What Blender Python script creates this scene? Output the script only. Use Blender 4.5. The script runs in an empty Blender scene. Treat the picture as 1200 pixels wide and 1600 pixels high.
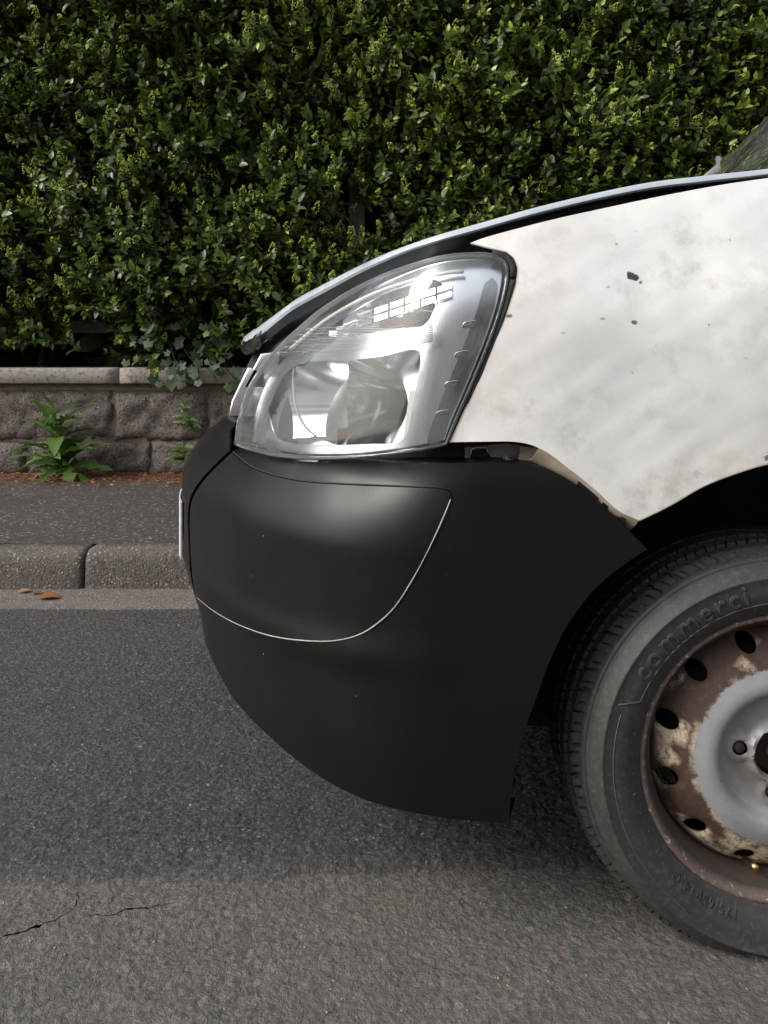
import bpy, bmesh, math, random
import numpy as np
from mathutils import Vector, Matrix, noise as mnoise
from mathutils.geometry import delaunay_2d_cdt

random.seed(7); rng = np.random.default_rng(11)
scn = bpy.context.scene
COL = scn.collection
R = math.radians

# ------------------------------------------------------------------ camera
EYE, F, HOR = 0.801, 1202.0, 570.0          # eye height; focal length and horizon row of a 1200x1600 frame
cam_d = bpy.data.cameras.new('camera'); cam = bpy.data.objects.new('camera', cam_d); COL.objects.link(cam)
cam.location = (0, 0, EYE); cam.rotation_euler = (R(90), 0, 0)
cam_d.sensor_fit = 'VERTICAL'; cam_d.sensor_height = 24.0; cam_d.lens = 24.0 * F / 1600
cam_d.shift_y = -(800 - HOR) / 1600
cam_d.clip_start = 0.02; cam_d.clip_end = 1000
scn.camera = cam

# ------------------------------------------------------------------ light
SUN_EL, SUN_AZ = 38, 248                     # azimuth clockwise from +Y: hazy sun ahead of the van, to the left
w = bpy.data.worlds.new('World'); scn.world = w; w.use_nodes = True
nt = w.node_tree; nt.nodes.clear()
sky = nt.nodes.new('ShaderNodeTexSky'); sky.sky_type = 'NISHITA'; sky.sun_disc = False
sky.sun_elevation = R(SUN_EL); sky.sun_rotation = R(SUN_AZ); sky.air_density = 1.2; sky.dust_density = 4.0
hs = nt.nodes.new('ShaderNodeHueSaturation'); hs.inputs['Saturation'].default_value = 0.42
bg = nt.nodes.new('ShaderNodeBackground'); bg.inputs['Strength'].default_value = 0.15
out = nt.nodes.new('ShaderNodeOutputWorld')
nt.links.new(sky.outputs[0], hs.inputs['Color']); nt.links.new(hs.outputs[0], bg.inputs[0]); nt.links.new(bg.outputs[0], out.inputs[0])
sd = bpy.data.lights.new('sun', 'SUN'); sd.energy = 1.25; sd.angle = R(22); sd.color = (1, .972, .935)
sun = bpy.data.objects.new('sun', sd); COL.objects.link(sun); sun.location = (-9, -2, 8)
sdir = Vector((math.cos(R(SUN_EL)) * math.sin(R(SUN_AZ)), math.cos(R(SUN_EL)) * math.cos(R(SUN_AZ)), math.sin(R(SUN_EL))))
sun.rotation_euler = sdir.to_track_quat('Z', 'Y').to_euler()
vs = scn.view_settings; vs.view_transform = 'Standard'; vs.look = 'None'; vs.exposure = 0.84; vs.gamma = 1.0
scn.cycles.max_bounces = 10; scn.cycles.transparent_max_bounces = 16; scn.cycles.glossy_bounces = 6
scn.cycles.use_denoising = True

# ------------------------------------------------------------------ helpers
def tag(o, label=None, cat=None, group=None, kind=None):
    if label: o['label'] = label
    if cat: o['category'] = cat
    if group: o['group'] = group
    if kind: o['kind'] = kind
    return o

def empty(name, loc=(0, 0, 0)):
    o = bpy.data.objects.new(name, None); COL.objects.link(o); o.location = loc; o.empty_display_size = .1
    return o

def link(name, me, parent=None, loc=None):
    o = bpy.data.objects.new(name, me); COL.objects.link(o)
    if loc is not None: o.location = loc
    if parent is not None:
        o.parent = parent
        bpy.context.view_layer.update()
        o.matrix_parent_inverse = parent.matrix_world.inverted()
    return o

def mesh(name, V, Fc, mat, smooth=True):
    me = bpy.data.meshes.new(name)
    me.from_pydata([tuple(map(float, v)) for v in V], [], [tuple(int(i) for i in f) for f in Fc])
    if smooth: me.polygons.foreach_set('use_smooth', [True] * len(me.polygons))
    if mat: me.materials.append(mat)
    me.update()
    return me

def mk(name, V, Fc, mat, parent=None, smooth=True, solid=0, bevel=0):
    o = link(name, mesh(name, V, Fc, mat, smooth), parent)
    if solid:
        m = o.modifiers.new('solid', 'SOLIDIFY'); m.thickness = solid; m.offset = -1
        if smooth: m = o.modifiers.new('edges', 'EDGE_SPLIT'); m.split_angle = R(50)
    if bevel:
        m = o.modifiers.new('bevel', 'BEVEL'); m.width = bevel; m.segments = 2; m.limit_method = 'ANGLE'
    return o

def raw_mesh(name, V, tris, mat, smooth=True, attr=None):
    """fast mesh from numpy: V (n,3), tris (m,3)"""
    me = bpy.data.meshes.new(name)
    n, m = len(V), len(tris)
    me.vertices.add(n); me.vertices.foreach_set('co', np.asarray(V, np.float32).ravel())
    me.loops.add(m * 3); me.loops.foreach_set('vertex_index', np.asarray(tris, np.int32).ravel())
    me.polygons.add(m); me.polygons.foreach_set('loop_start', np.arange(0, m * 3, 3, dtype=np.int32))
    me.polygons.foreach_set('loop_total', np.full(m, 3, np.int32))
    if smooth: me.polygons.foreach_set('use_smooth', np.ones(m, bool))
    if attr is not None:
        a = me.attributes.new('tint', 'FLOAT', 'POINT'); a.data.foreach_set('value', np.asarray(attr, np.float32))
    me.materials.append(mat); me.update(); me.validate()
    return me

def boxes(V, Fc, x0, x1, y0, y1, z0, z1):
    b = len(V)
    V += [(x0,y0,z0),(x1,y0,z0),(x1,y1,z0),(x0,y1,z0),(x0,y0,z1),(x1,y0,z1),(x1,y1,z1),(x0,y1,z1)]
    Fc += [(b,b+3,b+2,b+1),(b+4,b+5,b+6,b+7),(b,b+1,b+5,b+4),(b+1,b+2,b+6,b+5),(b+2,b+3,b+7,b+6),(b+3,b,b+4,b+7)]

def box(name, x0, x1, y0, y1, z0, z1, mat, parent=None, bevel=.003):
    V, Fc = [], []; boxes(V, Fc, x0, x1, y0, y1, z0, z1)
    return mk(name, V, Fc, mat, parent, smooth=False, bevel=bevel)

def tube_data(pts, rad, n=8, V=None, Fc=None):
    V = [] if V is None else V; Fc = [] if Fc is None else Fc
    pts = [Vector(p) for p in pts]; b0 = len(V); L = len(pts)
    up = Vector((0.13, 0.21, 1)).normalized()
    for i, p in enumerate(pts):
        t = (pts[min(i + 1, L - 1)] - pts[max(i - 1, 0)]).normalized()
        a = t.cross(up)
        if a.length < 1e-4: a = t.cross(Vector((1, 0, 0)))
        a.normalize(); c = t.cross(a)
        r = rad[i] if hasattr(rad, '__len__') else rad
        for k in range(n):
            q = 2 * math.pi * k / n
            V.append(tuple(p + a * (r * math.cos(q)) + c * (r * math.sin(q))))
    for i in range(L - 1):
        for k in range(n):
            k2 = (k + 1) % n
            Fc.append((b0 + i * n + k, b0 + i * n + k2, b0 + (i + 1) * n + k2, b0 + (i + 1) * n + k))
    Fc.append(tuple(b0 + k for k in reversed(range(n)))); Fc.append(tuple(b0 + (L - 1) * n + k for k in range(n)))
    return V, Fc

def tube(name, pts, rad, mat, parent=None, n=8):
    V, Fc = tube_data(pts, rad, n)
    return mk(name, V, Fc, mat, parent)

def copy_tree(o, parent=None):
    c = o.copy(); COL.objects.link(c); c.parent = parent
    for ch in list(o.children): copy_tree(ch, c)
    return c

# ---- splines
def catmull(P, step):
    P = np.asarray(P, float)
    if len(P) == 2: 
        n = max(1, int(np.hypot(*(P[1] - P[0])[:2]) / step)); t = np.linspace(0, 1, n + 1)[:, None]
        return P[0] * (1 - t) + P[1] * t
    Q = np.vstack([2 * P[0] - P[1], P, 2 * P[-1] - P[-2]]); res = []
    for i in range(1, len(Q) - 2):
        p0, p1, p2, p3 = Q[i - 1:i + 3]
        n = max(1, int(np.linalg.norm(p2 - p1) / step))
        for k in range(n):
            t = k / n
            res.append(.5 * ((2 * p1) + (-p0 + p2) * t + (2 * p0 - 5 * p1 + 4 * p2 - p3) * t * t + (-p0 + 3 * p1 - 3 * p2 + p3) * t ** 3))
    res.append(Q[-2])
    return np.array(res)

def loop_of(segs, step):
    """closed outline out of smooth segments that meet in corners"""
    pts = []
    for s in segs: pts.extend(catmull(s, step)[:-1].tolist())
    return np.array(pts)

def inside(poly, P):
    x, y = P[:, 0], P[:, 1]; c = np.zeros(len(P), bool); n = len(poly); j = n - 1
    for i in range(n):
        xi, yi = poly[i]; xj, yj = poly[j]
        m = ((yi > y) != (yj > y)) & (x < (xj - xi) * (y - yi) / (yj - yi + 1e-15) + xi)
        c ^= m; j = i
    return c

def seg_dist(poly, P):
    d = np.full(len(P), 1e9)
    for i in range(len(poly)):
        a = poly[i - 1]; b = poly[i]; ab = b - a
        t = np.clip(((P - a) @ ab) / (ab @ ab + 1e-15), 0, 1)
        d = np.minimum(d, np.linalg.norm(P - a - t[:, None] * ab, axis=1))
    return d

def fill(poly, sp, holes=()):
    """triangulate a 2D outline with an even interior lattice; returns points, tris"""
    lo, hi = poly.min(0), poly.max(0)
    xs = np.arange(lo[0], hi[0], sp); ys = np.arange(lo[1], hi[1], sp * .866)
    G = np.array([(x + (sp / 2 if j % 2 else 0), y) for j, y in enumerate(ys) for x in xs])
    keep = inside(poly, G) & (seg_dist(poly, G) > sp * .5)
    for h in holes: keep &= ~inside(h, G) & (seg_dist(h, G) > sp * .4)
    G = G[keep]
    vs_ = [Vector(p) for p in poly]; ed = [(i, (i + 1) % len(poly)) for i in range(len(poly))]
    for h in holes:
        b = len(vs_); vs_ += [Vector(p) for p in h]; ed += [(b + i, b + (i + 1) % len(h)) for i in range(len(h))]
    vs_ += [Vector(p) for p in G]
    r = delaunay_2d_cdt(vs_, ed, [], 0, 1e-7)
    V = np.array([tuple(v) for v in r[0]]); T = np.array([f for f in r[2] if len(f) == 3])
    cen = V[T].mean(1); k = inside(poly, cen)
    for h in holes: k &= ~inside(h, cen)
    return V, T[k]

# ---- materials
def newmat(name):
    m = bpy.data.materials.new(name); m.use_nodes = True
    n = m.node_tree; n.nodes.clear()
    o = n.nodes.new('ShaderNodeOutputMaterial'); b = n.nodes.new('ShaderNodeBsdfPrincipled')
    n.links.new(b.outputs[0], o.inputs[0])
    return m, n, b, o

def nd(n, t, ins=None, **kw):
    x = n.nodes.new(t)
    for k, v in kw.items(): setattr(x, k, v)
    for k, v in (ins or {}).items():
        if hasattr(v, 'is_output') or isinstance(v, bpy.types.NodeSocket): n.links.new(v, x.inputs[k])
        else: x.inputs[k].default_value = v
    return x

def rgb(c): return (c[0], c[1], c[2], 1)
def coord(n): return n.nodes.new('ShaderNodeTexCoord').outputs['Object']
def geopos(n): return n.nodes.new('ShaderNodeNewGeometry').outputs['Position']
def noise(n, v, scale, detail=4, rough=.55, dist=0):
    return nd(n, 'ShaderNodeTexNoise', {'Vector': v, 'Scale': scale, 'Detail': detail, 'Roughness': rough, 'Distortion': dist}).outputs[0]
def ramp(n, f, stops, interp='LINEAR'):
    r = nd(n, 'ShaderNodeValToRGB', {'Fac': f}); e = r.color_ramp.elements; r.color_ramp.interpolation = interp
    while len(e) < len(stops): e.new(.5)
    for i, (p, c) in enumerate(stops):
        e[i].position = p; e[i].color = rgb(c) if hasattr(c, '__len__') else (c, c, c, 1)
    return r.outputs[0]
def mix(n, f, a, b, mode='MIX'):
    x = n.nodes.new('ShaderNodeMix'); x.data_type = 'RGBA'; x.blend_type = mode
    for i, v in ((0, f), (6, a), (7, b)):
        if isinstance(v, bpy.types.NodeSocket): n.links.new(v, x.inputs[i])
        elif i == 0: x.inputs[0].default_value = v
        else: x.inputs[i].default_value = rgb(v) if hasattr(v, '__len__') else (v, v, v, 1)
    return x.outputs[2]
def mth(n, op, a, b=0, c=0, clamp=False):
    x = n.nodes.new('ShaderNodeMath'); x.operation = op; x.use_clamp = clamp
    for i, v in enumerate((a, b, c)):
        if isinstance(v, bpy.types.NodeSocket): n.links.new(v, x.inputs[i])
        else: x.inputs[i].default_value = v
    return x.outputs[0]
def mrange(n, v, a, b, c=0, d=1):
    return nd(n, 'ShaderNodeMapRange', {0: v, 1: a, 2: b, 3: c, 4: d}).outputs[0]
def bump(n, b, h, strength, dist):
    x = nd(n, 'ShaderNodeBump', {'Height': h, 'Strength': strength, 'Distance': dist}); n.links.new(x.outputs[0], b.inputs['Normal'])
def setb(n, b, **kw):
    for k, v in kw.items():
        k = {'col': 'Base Color', 'rough': 'Roughness', 'metal': 'Metallic', 'spec': 'Specular IOR Level', 'coat': 'Coat Weight', 'coatr': 'Coat Roughness', 'alpha': 'Alpha'}[k]
        if isinstance(v, bpy.types.NodeSocket): n.links.new(v, b.inputs[k])
        else: b.inputs[k].default_value = rgb(v) if hasattr(v, '__len__') else v
def simple(name, col, rough=.6, metal=0, nscale=0, namt=.25, bmp=0, bscale=200, spec=.5):
    m, n, b, o = newmat(name); setb(n, b, col=col, rough=rough, metal=metal, spec=spec)
    if nscale:
        v = coord(n); f = noise(n, v, nscale, 6)
        setb(n, b, col=mix(n, f, tuple(c * (1 - namt) for c in col), tuple(min(1, c * (1 + namt)) for c in col)))
        setb(n, b, rough=mrange(n, f, .3, .7, max(0, rough - .1), min(1, rough + .1)))
    if bmp: bump(n, b, noise(n, coord(n), bscale, 3), .6, bmp)
    return m

def m_asphalt(name, base, old):
    m, n, b, o = newmat(name); v0 = geopos(n)
    wv = nd(n, 'ShaderNodeTexNoise', {'Vector': v0, 'Scale': 160, 'Detail': 2})
    v = nd(n, 'ShaderNodeVectorMath', {0: v0, 1: nd(n, 'ShaderNodeVectorMath', {0: wv.outputs['Color'], 3: .006}, operation='SCALE').outputs[0]}, operation='ADD').outputs[0]
    vo = nd(n, 'ShaderNodeTexVoronoi', {'Vector': v, 'Scale': 135 if old else 150, 'Randomness': 1}); vd, vc = vo.outputs['Distance'], vo.outputs['Color']
    v2 = nd(n, 'ShaderNodeTexVoronoi', {'Vector': v, 'Scale': 62 if old else 80}); s2 = nd(n, 'ShaderNodeSeparateColor', {0: v2.outputs['Color']})
    fine = noise(n, v0, 420, 4, .7); big = noise(n, v0, 1.7, 5, .6); mid = noise(n, v0, 13, 6, .7); grit = noise(n, v0, 75, 5, .75)
    val = nd(n, 'ShaderNodeSeparateColor', {0: vc})
    g = mix(n, mth(n, 'POWER', val.outputs[0], 1.3), tuple(c * (.35 if not old else .45) for c in base), tuple(c * (1.8 if not old else 1.6) for c in base))
    g = mix(n, mrange(n, vd, .3, .75, 0, .75 if not old else .4), g, tuple(c * .3 for c in base))      # bitumen between the stones
    g = mix(n, mrange(n, fine, .42, .62, 0, .6), g, tuple(c * .40 for c in base))
    g = mix(n, mrange(n, grit, .5, .62, 0, .5), g, tuple(c * .35 for c in base))
    if old:
        g = mix(n, mrange(n, grit, .42, .62, .5, 0), g, tuple(c * 1.0 for c in base))                  # dust-filled, stones only showing here and there
        st = mth(n, 'MULTIPLY', mth(n, 'GREATER_THAN', s2.outputs[0], .90), mrange(n, v2.outputs['Distance'], .42, .34))
        g = mix(n, mth(n, 'MULTIPLY', st, .55), g, mix(n, s2.outputs[1], (.13, .12, .11), (.30, .275, .25)))
        st = mth(n, 'MULTIPLY', mth(n, 'GREATER_THAN', s2.outputs[2], .965), mrange(n, v2.outputs['Distance'], .40, .32))
        g = mix(n, mth(n, 'MULTIPLY', st, .55), g, (.25, .155, .095))
    else:
        fl = mth(n, 'MULTIPLY', mth(n, 'GREATER_THAN', val.outputs[1], .984), mth(n, 'LESS_THAN', vd, .36))
        g = mix(n, mth(n, 'MULTIPLY', fl, .8), g, (.42, .40, .37))
    g = mix(n, mrange(n, mid, .4, .7, 0, .5), g, tuple(c * .6 for c in base))
    g = mix(n, mrange(n, big, .42, .68, 0, .3 if not old else .5), g, (base[0] * 1.0, base[1] * .91, base[2] * .82))
    big2 = noise(n, v0, 4.5, 5, .65, .8)
    g = mix(n, mrange(n, big2, .56, .70, 0, .45), g, tuple(c * .45 for c in base))
    if not old:                                                                    # dusty worn margin towards the old surface
        sy = nd(n, 'ShaderNodeSeparateXYZ', {0: v0}).outputs[1]
        e = mth(n, 'ADD', sy, mth(n, 'MULTIPLY', mth(n, 'SUBTRACT', mid, .5), .30))
        g = mix(n, mth(n, 'MULTIPLY', mrange(n, e, 1.28, 1.16), mrange(n, grit, .6, .4, .1, .6)), g, (.135, .126, .117))
    setb(n, b, col=g, rough=mrange(n, vd, 0, .7, .6, .95), spec=.35)
    pitn = noise(n, v0, 125 if not old else 105, 5, .72, .15)
    g = mix(n, mrange(n, pitn, .50 if not old else .46, .40 if not old else .37, 0, .9), g, tuple(c * .13 for c in base))
    g = mix(n, mrange(n, pitn, .56, .66, 0, .55), g, tuple(c * 1.9 for c in base))                       # open pores
    h = mth(n, 'ADD', mth(n, 'MULTIPLY', mth(n, 'SUBTRACT', 1, vd), .75 if not old else .35), mth(n, 'MULTIPLY', val.outputs[0], .5 if not old else .2))
    h = mth(n, 'ADD', h, mth(n, 'MULTIPLY', mrange(n, pitn, .3, .65), 1.8 if not old else 1.3))
    h = mth(n, 'ADD', h, mth(n, 'ADD', mth(n, 'MULTIPLY', grit, .8 if not old else 1.1), mth(n, 'MULTIPLY', fine, .35)))
    bump(n, b, h, .8, .005 if not old else .005)
    return m

def m_pavement():
    m, n, b, o = newmat('pavement_tarmac'); v = geopos(n)
    vo = nd(n, 'ShaderNodeTexVoronoi', {'Vector': v, 'Scale': 70}); s = nd(n, 'ShaderNodeSeparateColor', {0: vo.outputs['Color']})
    f = noise(n, v, 9, 8, .7); f2 = noise(n, v, 2.1, 4); f3 = noise(n, v, 40, 4, .7)
    g = mix(n, f, (.020, .017, .016), (.062, .055, .050))
    g = mix(n, mth(n, 'MULTIPLY', mrange(n, f3, .54, .64, 0, .75), mrange(n, f2, .38, .6, .25, 1)), g, (.20, .18, .16))
    g = mix(n, mrange(n, noise(n, v, 85, 4, .7), .54, .62, 0, .7), g, (.022, .02, .019))
    g = mix(n, mrange(n, f2, .5, .7, 0, .5), g, (.055, .045, .037))
    fl = mth(n, 'MULTIPLY', mth(n, 'GREATER_THAN', s.outputs[0], .95), mth(n, 'LESS_THAN', vo.outputs['Distance'], .35))
    g = mix(n, mth(n, 'MULTIPLY', fl, .8), g, (.33, .3, .27))
    # lichen / rust-brown dust gathered along the wall
    sy = nd(n, 'ShaderNodeSeparateXYZ', {0: v}).outputs[1]
    e = mth(n, 'ADD', sy, mth(n, 'MULTIPLY', mth(n, 'SUBTRACT', f, .5), .55))
    g = mix(n, mrange(n, e, 4.2, 4.5, 0, .75), g, mix(n, f3, (.05, .022, .012), (.21, .085, .03)))
    setb(n, b, col=g, rough=.9, spec=.3)
    bump(n, b, mth(n, 'ADD', f3, mth(n, 'MULTIPLY', vo.outputs['Distance'], -.5)), .9, .006)
    return m

def m_concrete(name, base, dirt, scale=1.0, agg=0):
    m, n, b, o = newmat(name); v = geopos(n)
    f = noise(n, v, 6 * scale, 8, .7); f2 = noise(n, v, 45 * scale, 5, .7); f3 = noise(n, v, 190 * scale, 3, .6)
    g = mix(n, f, tuple(c * .7 for c in base), tuple(c * 1.25 for c in base))
    g = mix(n, mrange(n, f2, .5, .66, 0, .8), g, dirt)
    if agg:
        vo = nd(n, 'ShaderNodeTexVoronoi', {'Vector': v, 'Scale': 120}); s = nd(n, 'ShaderNodeSeparateColor', {0: vo.outputs['Color']})
        g = mix(n, mth(n, 'MULTIPLY', mth(n, 'LESS_THAN', vo.outputs['Distance'], .4), mrange(n, s.outputs[0], .6, 1, 0, agg)), g, (.38, .34, .30))
        g = mix(n, mth(n, 'MULTIPLY', mth(n, 'LESS_THAN', vo.outputs['Distance'], .4), mrange(n, s.outputs[1], .6, 1, 0, agg)), g, (.05, .045, .042))
        f3 = mth(n, 'ADD', f3, mth(n, 'MULTIPLY', vo.outputs['Distance'], -1.0))
    setb(n, b, col=g, rough=.9, spec=.3)
    bump(n, b, mth(n, 'ADD', mth(n, 'MULTIPLY', f2, .8), mth(n, 'MULTIPLY', f3, .5)), .8, .006)
    return m

def m_stone():
    m, n, b, o = newmat('rough_wall_stone'); v = geopos(n)
    oi = n.nodes.new('ShaderNodeObjectInfo').outputs['Random']
    f = noise(n, v, 11, 8, .7); f2 = noise(n, v, 55, 6, .75); pit = nd(n, 'ShaderNodeTexVoronoi', {'Vector': v, 'Scale': 38}).outputs['Distance']
    g = mix(n, f, (.085, .070, .062), (.27, .23, .20))
    g = mix(n, mth(n, 'MULTIPLY', oi, .5), g, (.13, .11, .10))
    g = mix(n, mrange(n, noise(n, v, 4.3, 5, .6), .58, .72, 0, .55), g, (.20, .13, .055))       # ochre lichen
    g = mix(n, mrange(n, f2, .52, .60, 0, .75), g, (.035, .029, .026))
    g = mix(n, mrange(n, noise(n, v, 33, 6, .8), .55, .64, 0, .65), g, (.34, .30, .26))
    g = mix(n, mrange(n, noise(n, v, 150, 4, .7), .5, .62, 0, .55), g, (.05, .042, .038))
    setb(n, b, col=g, rough=.95, spec=.25)
    bump(n, b, mth(n, 'ADD', f2, mth(n, 'MULTIPLY', mrange(n, pit, 0, .35), .6)), 1.0, .02)
    return m

def m_leaf(name, dark, mid, young, rough=.38, trans=.22):
    m, n, b, o = newmat(name)
    t = nd(n, 'ShaderNodeAttribute', attribute_name='tint').outputs['Fac']
    g = ramp(n, t, [(0, dark), (.55, mid), (1, young)])
    g = mix(n, noise(n, geopos(n), 60, 2), g, (.75, .75, .75), 'MULTIPLY')
    setb(n, b, col=g, rough=rough, spec=.5)
    tr = nd(n, 'ShaderNodeBsdfTranslucent', {'Color': g}); ms = nd(n, 'ShaderNodeMixShader', {0: trans, 1: b.outputs[0], 2: tr.outputs[0]})
    n.links.new(ms.outputs[0], o.inputs[0])
    return m

def m_white_paint():
    m, n, b, o = newmat('worn_white_paint'); v = coord(n)
    f1 = noise(n, v, 5, 4, .5); f2 = noise(n, v, 24, 8, .72); f3 = noise(n, v, 90, 4, .6)
    sx = nd(n, 'ShaderNodeSeparateXYZ', {0: v})
    g = mix(n, f1, (.61, .603, .59), (.71, .705, .69))
    g = mix(n, mth(n, 'MULTIPLY', mrange(n, f2, .5, .68), mrange(n, f1, .40, .60, .08, .55)), g, (.37, .345, .31))   # smudges
    # brownish film towards the lamp edge and along the arch
    lamp = mth(n, 'SUBTRACT', .17, mth(n, 'ADD', sx.outputs[0], mth(n, 'MULTIPLY', mth(n, 'SUBTRACT', sx.outputs[2], .8), -.42)))
    g = mix(n, mth(n, 'MULTIPLY', mrange(n, lamp, -.06, .04, 0, .45), mrange(n, f2, .4, .65)), g, (.55, .47, .43))
    ax = mth(n, 'SUBTRACT', sx.outputs[0], .55); az = mth(n, 'SUBTRACT', sx.outputs[2], .264)
    rr = mth(n, 'SQRT', mth(n, 'ADD', mth(n, 'MULTIPLY', ax, ax), mth(n, 'MULTIPLY', az, az)))
    g = mix(n, mth(n, 'MULTIPLY', mrange(n, rr, .47, .37, 0, .75), mrange(n, f2, .42, .62)), g, (.40, .35, .28))
    # scratches and chips down to the dark filler
    def chip(cx, cz, r, amt=1.0, col=(.03, .03, .03), sxx=1.0):
        nonlocal g
        dx = mth(n, 'MULTIPLY', mth(n, 'SUBTRACT', sx.outputs[0], cx), sxx); dz = mth(n, 'SUBTRACT', sx.outputs[2], cz)
        d = mth(n, 'SQRT', mth(n, 'ADD', mth(n, 'MULTIPLY', dx, dx), mth(n, 'MULTIPLY', dz, dz)))
        d = mth(n, 'ADD', d, mth(n, 'MULTIPLY', mth(n, 'SUBTRACT', f3b, .5), r * 3.2))
        g = mix(n, mrange(n, d, r, r * .8, 0, amt), g, col)
    f3b = noise(n, v, 170, 3, .6)
    S = 1.022 / F
    for px, py, r, a, sq in ((990, 428, 6, 1, 1), (997, 432, 5, 1, 1), (990, 504, 3.4, .85, .6), (1004, 440, 2.5, .8, 1), (796, 494, 3, .8, .6), (940, 498, 2, .5, .5),
                             (1092, 374, 5, .16, 1), (1150, 372, 2, .4, 1), (970, 378, 1.8, .5, 1), (1002, 357, 1.8, .5, 1), (952, 448, 2, .4, .7), (1105, 508, 1.6, .6, 1),
                             (987, 582, 1.8, .5, 1), (1022, 540, 1.5, .5, 1), (1195, 715, 5, .8, .6), (1085, 740, 7, .3, 1), (880, 520, 2, .35, .5), (1160, 560, 2, .3, .4)):
        chip((px - 600) * S, EYE + (HOR - py) * S, r * S, a, (.03, .03, .032) if a > .3 else (.3, .28, .27), sq)
    setb(n, b, col=g, rough=mrange(n, f2, .35, .7, .2, .42), spec=.5, coat=.6, coatr=.08)
    bump(n, b, mth(n, 'ADD', noise(n, v, 7, 2, .4), mth(n, 'MULTIPLY', f3, .02)), .3, .010)
    return m

def m_bumper():
    m, n, b, o = newmat('matt_black_plastic'); v = coord(n)
    f = noise(n, v, 7, 5, .6, .5); f2 = noise(n, v, 700, 2); f3 = noise(n, v, 30, 5, .7)
    g = mix(n, f, (.0042, .0042, .0046), (.0075, .0072, .0072))
    vo = nd(n, 'ShaderNodeTexVoronoi', {'Vector': v, 'Scale': 34}); s = nd(n, 'ShaderNodeSeparateColor', {0: vo.outputs['Color']})
    sp = mth(n, 'MULTIPLY', mth(n, 'LESS_THAN', vo.outputs['Distance'], mth(n, 'MULTIPLY', s.outputs[1], .045)), mth(n, 'GREATER_THAN', s.outputs[0], .6))
    g = mix(n, mth(n, 'MULTIPLY', sp, .6), g, (.25, .24, .22))                         # dust specks
    g = mix(n, mrange(n, f3, .56, .75, 0, .22), g, (.018, .017, .0165))                    # rubbed smears
    setb(n, b, col=g, rough=mrange(n, f, .3, .7, .32, .40), spec=.24)
    bump(n, b, f2, .25, .0006)
    return m

def m_glass(name, tint=(1, 1, 1), haze=.0, rough=.02):
    m, n, b, o = newmat(name); n.nodes.remove(b)
    t = nd(n, 'ShaderNodeBsdfTransparent', {'Color': rgb(tint)}); g = nd(n, 'ShaderNodeBsdfGlossy', {'Color': (1, 1, 1, 1), 'Roughness': rough})
    fr = nd(n, 'ShaderNodeFresnel', {'IOR': 1.5})
    ms = nd(n, 'ShaderNodeMixShader', {0: fr.outputs[0], 1: t.outputs[0], 2: g.outputs[0]})
    last = ms
    if haze:
        d = nd(n, 'ShaderNodeBsdfDiffuse', {'Color': (.75, .76, .74, 1)})
        hz = mrange(n, noise(n, coord(n), 12, 4, .6), .3, .7, haze * .5, haze * 1.5)
        last = nd(n, 'ShaderNodeMixShader', {0: hz, 1: ms.outputs[0], 2: d.outputs[0]})
    n.links.new(last.outputs[0], o.inputs[0])
    return m

def m_rim():
    m, n, b, o = newmat('rusty_steel_wheel'); v = coord(n)
    s = nd(n, 'ShaderNodeSeparateXYZ', {0: v}); x, z = s.outputs[0], s.outputs[2]
    r = mth(n, 'SQRT', mth(n, 'ADD', mth(n, 'MULTIPLY', x, x), mth(n, 'MULTIPLY', z, z)))
    f = noise(n, v, 22, 6, .65, .4); f2 = noise(n, v, 110, 5, .7); f3 = noise(n, v, 14, 3, .5)
    rust = mix(n, f, (.022, .014, .011), (.080, .044, .032)); rust = mix(n, mrange(n, f2, .5, .7, 0, .6), rust, (.13, .06, .03))
    g = mix(n, mth(n, 'MULTIPLY', mth(n, 'MULTIPLY', mrange(n, f3, .53, .60), mrange(n, f2, .64, .46)), mth(n, 'MULTIPLY', mrange(n, r, .118, .128), mrange(n, r, .172, .16))), rust, (.50, .41, .30))
    rr = mth(n, 'ADD', r, mth(n, 'MULTIPLY', mth(n, 'SUBTRACT', f2, .5), .016))
    paint = mix(n, f, (.175, .18, .185), (.27, .28, .285))
    paint = mix(n, mrange(n, f2, .64, .70, 0, .8), paint, (.12, .08, .06))
    g = mix(n, mth(n, 'MULTIPLY', mrange(n, rr, .128, .122), mrange(n, f, .48, .6, .0, .8)), g, (.47, .39, .29))
    g = mix(n, mrange(n, rr, .1225, .1195), g, paint)
    g = mix(n, mth(n, 'MULTIPLY', mrange(n, rr, .074, .060, 0, .8), mrange(n, f, .3, .6)), g, (.14, .12, .11))     # patchy grey-brown, stronger towards the bolts and hub
    g = mix(n, mrange(n, rr, .172, .180), g, mix(n, mrange(n, r, .184, .189), mix(n, f2, (.022, .017, .015), (.05, .038, .034)), mix(n, f2, (.07, .048, .040), (.17, .125, .11))))
    g = mix(n, mth(n, 'MULTIPLY', mrange(n, r, .186, .190), mrange(n, f2, .57, .66)), g, (.42, .40, .40))             # bare scuffs on the flange
    setb(n, b, col=g, rough=mrange(n, rr, .1225, .1195, .72, .38), spec=.4)
    bump(n, b, mth(n, 'MULTIPLY', f2, mrange(n, rr, .1195, .1225, .08, 1)), .7, .002)
    return m

def m_tyre():
    m, n, b, o = newmat('tyre_rubber'); v = coord(n)
    f = noise(n, v, 9, 6, .65); f2 = noise(n, v, 120, 5, .7)
    g = mix(n, f, (.020, .020, .020), (.044, .042, .040))
    g = mix(n, mrange(n, f2, .5, .7, 0, .6), g, (.085, .079, .071))
    setb(n, b, col=g, rough=.62, spec=.4); bump(n, b, f2, .5, .0012)
    return m

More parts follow.
